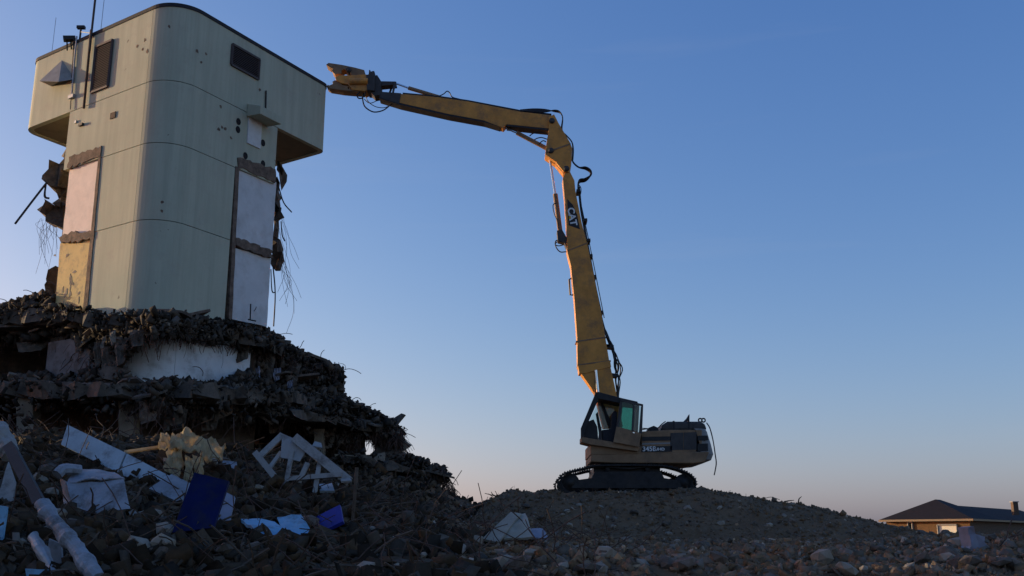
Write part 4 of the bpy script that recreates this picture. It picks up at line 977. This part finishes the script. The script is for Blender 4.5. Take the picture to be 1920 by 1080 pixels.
hose([(993, 255), (1000, 250), (1014, 248), (1028, 252)], mid - .1, .024); hose([(1002, 262), (1008, 259), (1016, 258), (1026, 261)], mid, .024)
hose([(1010, 270), (1018, 264), (1024, 266)], mid - .1, .024)

# ================================================================== HOUSE behind the mound
house = empty('house', (47.2, 112, .7)); tag(house, 'single storey brick house with dark hipped roof beyond the earth mound', 'house')
hK = Vector((P(1824, 973, 105).x, 105, 0)); hl = Vector((-.75, .66, 0)).normalized(); hr = Vector((.66, .75, 0)).normalized()
ze, zp, zg = 3.78, P(1772, 937, 112).z, .5
LW, RW = 9.6, 8.0
def HP(a, b, z): q = hK + hl * a + hr * b; return Vector((q.x, q.y, z))
obj('wall', prism([HP(.5, .5, zg), HP(LW - .5, .5, zg), HP(LW - .5, .5, ze - .12), HP(.5, .5, ze - .12)], hr * .3), 'brick', house)
obj('wall', prism([HP(.5, .82, zg), HP(.5, 30, zg), HP(.5, 30, ze - .12), HP(.5, .82, ze - .12)], hl * .3), 'brick_dark', house)
obj('wall', prism([HP(LW - .8, .82, zg), HP(LW - .8, 30, zg), HP(LW - .8, 30, ze - .12), HP(LW - .8, .82, ze - .12)], hl * .3), 'brick_dark', house)
e = [HP(0, 0, ze), HP(LW, 0, ze), HP(LW, RW + 1, ze), HP(0, RW + 1, ze)]
pk = HP(LW / 2, RW / 2 - .3, zp); pk2 = HP(LW / 2, RW / 2 + 1.2, zp)
obj('roof', (e + [pk, pk2] + [p - Vector((0, 0, .08)) for p in e], [(0, 1, 4), (1, 2, 5, 4), (2, 3, 5), (3, 0, 4, 5), (9, 8, 7, 6), (0, 6, 7, 1), (1, 7, 8, 2), (2, 8, 9, 3), (3, 9, 6, 0)]), 'roof_tile', house)
zr = P(1860, 948, 116).z
w = [HP(0, RW - 2, ze - .01), HP(0, 34, ze - .01), HP(LW, 34, ze - .01), HP(LW, RW - 2, ze - .01), HP(LW / 2, RW - 3.5, zr), HP(LW / 2, 34, zr)]
rf = obj('roof', (w + [w[i] - Vector((0, 0, .08)) for i in range(4)], [(0, 1, 5, 4), (2, 3, 4, 5), (1, 2, 5), (3, 0, 4), (9, 8, 7, 6), (0, 6, 7, 1), (1, 7, 8, 2), (2, 8, 9, 3), (3, 9, 6, 0)]), 'roof_tile', house)
for a, b in ((HP(-.06, -.06, ze - .12), HP(LW + .06, -.06, ze - .12)), (HP(-.06, -.02, ze - .12), HP(-.06, 34, ze - .12))):
    obj('gutter', bar(a, b, .14, .2), 'trim', house)
obj('soffit', prism([HP(.02, .02, ze - .2), HP(LW, .02, ze - .2), HP(LW, .8, ze - .2), HP(.02, .8, ze - .2)], (0, 0, .06)), 'trim', house)
q = P(1902, 946, 118); obj('chimney', box(q.x - .28, q.x + .28, 117.7, 118.3, zr - 1.0, zr + .42), 'brick_dark', rf); obj('chimney_cap', box(q.x - .36, q.x + .36, 117.6, 118.4, zr + .43, zr + .53), 'counterweight_grey', rf)
def hwin(s, wd, z0, z1, m):
    f = obj('window', join(*[bar(HP(a, .44, b), HP(c, .44, d), .14, .14) for a, b, c, d in ((s, z0, s, z1), (s + wd, z0, s + wd, z1), (s, z0, s + wd, z0), (s, z1, s + wd, z1))]), 'frame_white', house)
    obj('pane', prism([HP(s, .49, z0), HP(s + wd, .49, z0), HP(s + wd, .49, z1), HP(s, .49, z1)], hr * -.01), m, f)
hwin(1.8, 1.9, 2.0, 3.2, 'lit_blind'); hwin(6.3, .45, 1.6, 3.5, 'louvre_dark')

# ================================================================== RUBBLE underfoot
def scatter(name, n, y0, y1, x0f, x1f, smin, smax, label, tone, pale, tint=(1, .68, .42), sink=.15, asp=(.3, 1.0), mask=None, powr=2.2):
    Y = y0 + (y1 - y0) * RNG.random(n) ** .8; X = RNG.uniform(x0f, x1f, n) * Y
    if mask is not None: k = mask(X, Y); X, Y = X[k], Y[k]
    sz = smin * (smax / smin) ** (RNG.random(len(X)) ** powr)
    Z = H(X, Y) + sz * (.25 - sink)
    o = chunk_obj(name, np.stack([X, Y, Z], -1), sz, aspect=asp, tone=tone, pale=pale, tint=tint)
    return tag(o, label, 'rubble', kind='stuff')
keep = lambda X, Y: ~((X > 1.4) & (X < 8.6) & (Y > 40.6) & (Y < 45))
def onmound(X, Y): return (X > -2.0) & (Y > 34.0) & keep(X, Y)
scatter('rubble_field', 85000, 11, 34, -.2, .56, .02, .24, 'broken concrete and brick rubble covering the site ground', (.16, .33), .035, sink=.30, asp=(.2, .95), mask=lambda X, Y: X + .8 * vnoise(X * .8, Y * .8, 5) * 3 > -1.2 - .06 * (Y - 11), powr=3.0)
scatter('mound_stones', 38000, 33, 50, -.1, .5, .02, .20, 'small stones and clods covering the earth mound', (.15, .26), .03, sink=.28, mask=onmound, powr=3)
scatter('shade_toned_rubble', 70000, 11, 48, -.56, .02, .03, .42, 'rubble and splinters toned dark for shade on the debris heap by the ruin', (.03, .13), .02, mask=lambda X, Y: X + .8 * vnoise(X * .8, Y * .8, 5) * 3 < -.2 - .06 * (Y - 11), asp=(.12, .8), powr=2.4)  # heap pieces toned near black, putting the foreground shade into their colour
# crooked sticks, bars and wires lying all over the heap
def litter(name, n, y0, y1, x0f, x1f, label, Lr, rad, m, up=.35, seed=1):
    rr = random.Random(seed); V, Fc = [], []
    for k in range(n):
        Y = rr.uniform(y0, y1); X = rr.uniform(x0f, x1f) * Y
        if 1.0 < X < 9 and 40 < Y < 46: continue
        p = Vector((X, Y, Hs(X, Y) - .03)); a = rr.uniform(0, 6.28); L = rr.uniform(*Lr)
        d = Vector((math.cos(a), math.sin(a), rr.uniform(0, up))).normalized(); pts = [p]
        for j in range(4):
            d = (d + Vector((rr.uniform(-.3, .3), rr.uniform(-.3, .3), rr.uniform(-.22, .1)))).normalized(); pts.append(pts[-1] + d * L / 4)
        v, f = tube(pts, rr.uniform(*rad), 4); n0 = len(V); V += v; Fc += [tuple(x + n0 for x in q) for q in f]
    return tag(obj(name, (V, Fc), m), label, 'debris', kind='stuff')
litter('splintered_sticks', 1300, 13, 34, -.55, -.02, 'splintered sticks and bars strewn over the debris heap', (.25, 1.1), (.006, .022), 'wood', .7, 3)
litter('tangled_wire', 900, 14, 33, -.55, .1, 'thin tangled wire and rebar in the rubble', (.3, 1.6), (.005, .011), 'rust', 1.2, 4)
litter('dry_twigs', 160, 36, 42, -.06, .3, 'dry twigs and wire ends on the earth mound', (.1, .35), (.004, .010), 'wood', 1.3, 5)

# larger broken pieces, one by one
def chunk_mesh(seed, m, flat=.7):
    rr = random.Random(seed); bm = bmesh.new(); bmesh.ops.create_icosphere(bm, subdivisions=1, radius=.5)
    for v in bm.verts:
        v.co *= rr.uniform(.75, 1.2); v.co.z *= flat
        for ax in range(3): v.co[ax] = max(-.42, min(.42, v.co[ax]))
    me = bpy.data.meshes.new('concrete_chunk'); bm.to_mesh(me); bm.free(); me.materials.append(MATS[m]); return me
CH = [chunk_mesh(i, m, f) for i, (m, f) in enumerate([('pale_concrete', .6), ('broken_concrete', .7), ('pale_concrete', .8), ('broken_concrete', .5), ('scar_brown', .7)])]
rr = random.Random(77)
def chunks(spots, label, group, smin, smax):
    for px, py in spots:
        p = hit(px, py); s = rr.uniform(smin, smax)
        ci_ = rr.randrange(5); big = 'larger' if s > (smin + smax) / 2 else 'smaller'
        o = bpy.data.objects.new('concrete_chunk', CH[ci_]); o.scale = (s * rr.uniform(.7, 1.4), s * rr.uniform(.7, 1.3), s)
        o.rotation_euler = (rr.uniform(-.5, .5), rr.uniform(-.5, .5), rr.uniform(0, 6.3))
        place(o, (p.x, p.y, Hs(p.x, p.y) + s * .12)); tag(o, big + ' ' + ('flat pale', 'dark blocky', 'round pale', 'flat dark', 'brown')[ci_] + ' ' + label, 'concrete chunk', group)
chunks([(rr.uniform(650, 1900), rr.uniform(1015, 1075)) for _ in range(70)], 'concrete chunk lying in the rubble below the mound', 'concrete chunks in the rubble field', .15, .42)
chunks([(rr.uniform(960, 1560), rr.uniform(945, 1008)) for _ in range(45)], 'concrete lump half buried in the earth mound slope', 'concrete lumps on the mound', .12, .4)
chunks([(rr.uniform(20, 700), rr.uniform(850, 1060)) for _ in range(60)], 'concrete chunk on the debris heap by the ruin', 'concrete chunks on the debris heap', .2, .55)
chunks([(1765 + rr.uniform(-40, 150), rr.uniform(1000, 1070)) for _ in range(26)], 'concrete chunk on the low heap in front of the house', 'concrete chunks by the house', .2, .5)

# ================================================================== single pieces of debris in front
def quad_sheet(name, corners, base, m, label, cat='panel', th=.05, amp=.03, fs=1.2, seed=0.0, nu=8, nv=8, dy=(0, 0, 0, 0), fold=0.0):
    Y = hit(*base).y
    c = [P(a, b, Y + d) for (a, b), d in zip(corners, dy)]
    return tag(obj(name, sheet(c, nu, nv, amp, fs, th, seed, fold), m), label, cat)
def scrap_bar(name, a, b, ya, yb, w, h, m, label, cat='bar'):
    return tag(obj(name, bar(P(*a, ya), P(*b, yb), w, h, (0, -1, .3)), m), label, cat)
# long pale panel with a joint
Yp = hit(300, 905).y - .4
lp = empty('cladding_panel', P(240, 905, Yp)); tag(lp, 'long pale blue cladding panel with a dark joint leaning across the heap', 'panel')
for c, dy in (([(118, 836), (223, 888), (238, 851), (130, 799)], 0), ([(226, 890), (300, 928), (330, 900), (241, 853)], .05)):
    obj('board', sheet([P(a, b, Yp + d) for (a, b), d in zip(c, (.9, .3, .45, 1.05) if not dy else (.3, -.1, .1, .45))], 8, 4, .012, .8, .07), 'sheet_blue', lp)
obj('joint', sheet([P(222, 889, Yp + .33), P(228, 892, Yp + .3), P(243, 854, Yp + .47), P(237, 850, Yp + .5)], 2, 4, 0, 1, .05), 'dark_metal', lp)
quad_sheet('cladding_panel', [(280, 920), (345, 950), (372, 918), (322, 893)], (340, 945), 'sheet_grey', 'dull grey end of torn cladding below the long pale panel', seed=3, dy=(-.1, -.3, .1, .2))
# crumpled insulation catching the light
Yi = hit(360, 900).y
ins_ = empty('insulation_mat', P(360, 900, Yi)); tag(ins_, 'torn yellowish insulation mat draped over the rubble crest', 'insulation')
for nm, c, nu_, nv_, am, fs_, sd in (
    ('mat', [(302, 842, .1), (412, 862, -.1), (424, 831, .8), (338, 811, .8)], 30, 12, .26, 3.4, 2.0),
    ('torn_flap', [(296, 838, .3), (330, 852, .1), (345, 826, .6), (305, 818, .7)], 10, 8, .16, 4.0, 3.3),
    ('torn_flap', [(312, 886, -.1), (336, 897, -.2), (346, 848, .1), (318, 842, .1)], 8, 14, .14, 4.5, 5.0),
    ('torn_flap', [(346, 908, -.2), (362, 902, -.2), (366, 862, .0), (350, 856, .1)], 6, 12, .12, 4.5, 7.0),
    ('torn_flap', [(364, 900, -.2), (384, 888, -.2), (384, 860, .0), (366, 858, .1)], 8, 10, .12, 4.5, 9.0),
    ('torn_flap', [(390, 864, -.1), (398, 867, -.1), (397, 838, .1), (387, 836, .1)], 4, 8, .06, 3.5, 12.0)):
    obj(nm, sheet([P(x_, y_, Yi + d_) for x_, y_, d_ in c], nu_, nv_, am, fs_, .03, sd, .10), 'insulation', ins_)
scrap_bar('timber_batten', (233, 848), (300, 838), Yi + .3, Yi + .6, .06, .05, 'insulation', 'thin pale batten running to the yellowish insulation mat')
# grey crumpled casing
Yg = hit(190, 972).y
g = empty('metal_casing', P(190, 972, Yg)); tag(g, 'crumpled grey sheet metal casing below the long pale panel', 'casing')
obj('front_sheet', sheet([P(145, 972, Yg - .2), P(245, 955, Yg - .3), P(233, 900, Yg + .1), P(124, 905, Yg + .1)], 14, 10, .07, 1.6, .02, 1.0), 'sheet_grey', g)
obj('top_sheet', sheet([P(122, 906, Yg + .1), P(234, 900, Yg + .1), P(215, 884, Yg + .9), P(140, 886, Yg + .8)], 12, 6, .08, 2.0, .02, 4.0), 'sheet_grey', g)
obj('side_sheet', sheet([P(122, 955, Yg + .1), P(146, 972, Yg - .2), P(128, 905, Yg + .1), P(112, 896, Yg + .5)], 6, 8, .06, 2.0, .02, 6.0), 'sheet_grey', g)
obj('rolled_edge', tube([P(107, 890, Yg + .3), P(120, 880, Yg + .4), P(150, 882, Yg + .6)], .1, 8, 4), 'sheet_grey', g)
scrap_bar('scrap_strip', (247, 958), (262, 985), Yg - .2, Yg - .35, .10, .04, 'frame_white', 'short white bent strip hanging below the grey casing')
# blue boards
quad_sheet('blue_board', [(325, 1002), (402, 992), (431, 905), (366, 889)], (365, 1000), 'blue_panel', 'large royal blue board standing upright in the debris heap', th=.06, amp=.01, dy=(-.3, -.3, .15, .15))
quad_sheet('torn_board', [(398, 975), (432, 987), (442, 935), (422, 925)], (420, 985), 'lilac_panel', 'torn lilac grey board beside the large royal blue board', amp=.04, seed=2, dy=(.0, -.1, .3, .3))
quad_sheet('blue_board', [(602, 1004), (646, 982), (640, 951), (594, 974)], (615, 1004), 'blue_bright', 'small royal blue board tilted on the rubble near the stake', th=.06, amp=.01, dy=(-.1, -.1, .35, .35))
quad_sheet('plastic_sheet', [(480, 1006), (545, 1015), (515, 982), (450, 975)], (505, 1012), 'light_blue', 'light blue plastic sheet lying flat with a pointed corner', amp=.06, fs=1.6, seed=4, dy=(-.2, -.2, .5, .5))
quad_sheet('plastic_sheet', [(540, 1018), (592, 1008), (566, 970), (520, 973)], (560, 1015), 'light_blue', 'light blue plastic sheet with a curled up round end', amp=.10, fs=1.8, seed=8, dy=(-.2, -.2, .4, .4), th=.03)
quad_sheet('scrap_sheet', [(570, 930), (628, 924), (622, 908), (580, 912)], (600, 930), 'sheet_blue', 'small pale sheet under the white steel trestle', amp=.06, seed=5, dy=(0, 0, .5, .5))
quad_sheet('scrap_sheet', [(415, 884), (446, 886), (444, 868), (418, 866)], (430, 886), 'sheet_grey', 'small lilac scrap between the insulation mat and the white trestle', amp=.05, seed=6, dy=(0, 0, .3, .3))
# white steel frame with a plate
Yf = hit(600, 940).y
fr = empty('steel_trestle', P(575, 935, Yf)); tag(fr, 'toppled off white steel trestle with struts and a bent plate', 'trestle')
for a, b, ya, yb, w in (((552, 820), (655, 903), .3, -.2, .2), ((530, 815), (488, 855), .5, .2, .13), ((527, 848), (505, 878), .4, .1, .08), ((478, 848), (520, 900), .2, .0, .13), ((536, 898), (640, 890), .0, -.2, .1), ((548, 845), (531, 935), .2, -.2, .09), ((600, 862), (590, 925), .1, -.2, .09), ((577, 868), (560, 905), .1, 0, .1)):
    obj('strut', bar(P(*a, Yf + ya), P(*b, Yf + yb), w, .07, (0, -1, .2)), 'frame_white', fr)
obj('plate', sheet([P(526, 858, Yf + .2), P(562, 866, Yf + .1), P(580, 835, Yf + .35), P(530, 814, Yf + .5)], 8, 8, .04, 1.5, .025, 3.0), 'frame_white', fr)
obj('plate', sheet([P(585, 836, Yf + .3), P(604, 842, Yf + .3), P(602, 832, Yf + .5), P(590, 828, Yf + .5)], 4, 4, .04, 2, .025, 1.0), 'frame_white', fr)
obj('foot', sheet([P(640, 905, Yf - .3), P(660, 903, Yf - .3), P(648, 890, Yf), P(636, 893, Yf)], 4, 4, .02, 2, .04, 1.0), 'frame_white', fr)
Ys = hit(662, 985).y; 
tag(obj('stake', tube([P(660, 992, Ys), P(665, 930, Ys), P(669, 877, Ys + .1)], .035, 6, 3), 'wood'), 'thin upright stake standing in the rubble beside the small blue board', 'stake')
tag(obj('scrap_bar', bar(P(735, 893, 30), P(700, 915, 29.6), .1, .06), 'wood'), 'short pale plank sticking out near the grey wall fragment', 'plank')
# beige tent of board on the mound foot
Yt = hit(965, 1018).y
tb = empty('fibre_board', P(965, 1018, Yt)); tag(tb, 'folded beige fibre board propped like a tent at the mound foot', 'board')
obj('leaf', sheet([P(905, 1014, Yt - .2), P(935, 1020, Yt - .3), P(978, 966, Yt + .5), P(958, 964, Yt + .5)], 6, 10, .03, 2, .05, 1.0), 'beige_board', tb)
obj('leaf', sheet([P(945, 1012, Yt - .1), P(1000, 1010, Yt - .1), P(985, 965, Yt + .6), P(968, 968, Yt + .5)], 10, 10, .08, 2, .04, 4.0), 'beige_board', tb)
obj('leaf', sheet([P(990, 1012, Yt), P(1030, 1010, Yt), P(1018, 996, Yt + .4), P(996, 994, Yt + .4)], 6, 5, .06, 2.5, .03, 7.0), 'lilac_panel', tb)
# ducts and white scraps, bottom left corner
def duct(pts, Y, r, label, m='sheet_grey', rib=True, dents=.26, seed=1):
    c = catmull([P(a, b, Y + d) for a, b, d in pts], 10); V, Fc = tube(c, r, 14); k = 14
    V = [Vector(v) for v in V]
    for i, p in enumerate(c):
        f = 1 + (.10 if rib and i % 4 == 0 else 0)
        for j in range(k):
            v = V[i * k + j]; dd = v - p; V[i * k + j] = p + dd * max(.35, f + dents * 1.6 * nz(v, 4.0, seed) + dents * nz(v, 9.0, seed))
    return tag(obj('duct', (V, Fc), m), label, 'duct')
Yd = 13.6
duct([(80, 945, .6), (108, 985, .3), (145, 1030, 0), (185, 1085, -.3)], Yd, .10, 'dented pale blue ventilation duct with ribs running down the slope', seed=2)
duct([(62, 1005, .4), (85, 1045, .1), (105, 1085, -.1)], Yd, .07, 'narrow grey duct lying beside the dented pale blue duct', 'galvanised', seed=5)
quad_sheet('scrap_sheet', [(92, 1050), (120, 1062), (118, 1020), (95, 1010)], (100, 1060), 'sheet_grey', 'small crumpled grey sheet lying between the two ducts', amp=.04, seed=8)
duct([(2, 800, .4), (10, 826, .2), (22, 850, .1)], 19, .15, 'white pipe stub poking out of the heap above the dark beam', 'frame_white', False, .3, 3)
scrap_bar('steel_beam', (18, 838), (75, 945), 17.2, 16.2, .17, .17, 'machine_black', 'dark steel beam leaning down the left side of the heap', 'beam')
quad_sheet('scrap_sheet', [(-8, 945), (24, 940), (30, 905), (18, 868)], (10, 948), 'frame_white', 'tall white torn sheet standing beside the dark steel beam', amp=.06, seed=9, dy=(0, 0, .2, .4))
quad_sheet('scrap_sheet', [(-10, 1018), (8, 1015), (16, 950), (-10, 946)], (0, 1018), 'light_blue', 'light blue sheet at the foot of the tall white torn sheet', amp=.04, seed=10)
quad_sheet('scrap_sheet', [(55, 1085), (100, 1088), (92, 1068), (52, 1066)], (70, 1080), 'light_blue', 'curled light blue scrap in the bottom of the slope below the narrow duct', amp=.05, seed=11)
# pale broken block by the house, sticks
Yk = hit(1835, 1035).y
tag(obj('concrete_block', (lambda q: prism(q, (0, .5, 0)))(jag([P(1817, 1030, Yk), P(1836, 1038, Yk), P(1852, 1030, Yk), P(1848, 1008, Yk), P(1834, 1002, Yk), P(1826, 990, Yk), P(1816, 992, Yk)], .10, .05, 3)), 'lilac_panel'), 'pale lilac grey concrete block upright in front of the house corner', 'concrete block')
for i, (a, b, c) in enumerate((((1885, 1020), (1890, 995), (1897, 975)), ((1895, 1020), (1908, 1000), (1922, 990)), ((1870, 1030), (1888, 1010), (1915, 1002)))):
    tag(obj('bent_rod', tube([P(*a, Yk), P(*b, Yk + .1), P(*c, Yk + .2)], .014, 5, 4), 'rust'), ['upright bent rod on the low heap before the dark house wing', 'curved rod arching right over the low heap', 'low rod lying along the crest of the low heap'][i], 'rod')
for i, pts in enumerate((((942, 938), (928, 930), (909, 925)), ((938, 933), (925, 928), (921, 922)), ((905, 946), (897, 947)), ((1428, 937), (1445, 932), (1462, 937)), ((1470, 941), (1480, 939), (1489, 938)), ((1497, 945), (1498, 936), (1503, 931)))):
    pts = [P(a, b, 40.8) for a, b in pts]
    tag(obj('dry_branch', tube(pts, .035 if i != 3 else .012, 5, 4 if len(pts) > 2 else 0, r2=.012), 'wood'),
        ['forked dry branch reaching left off the mound crest', 'short twig rising from the forked dry branch', 'small stick low on the left shoulder of the mound', 'thin wire arch on the right shoulder of the mound', 'flat stick lying on the right shoulder of the mound', 'short upright twig on the right shoulder of the mound'][i], 'branch')
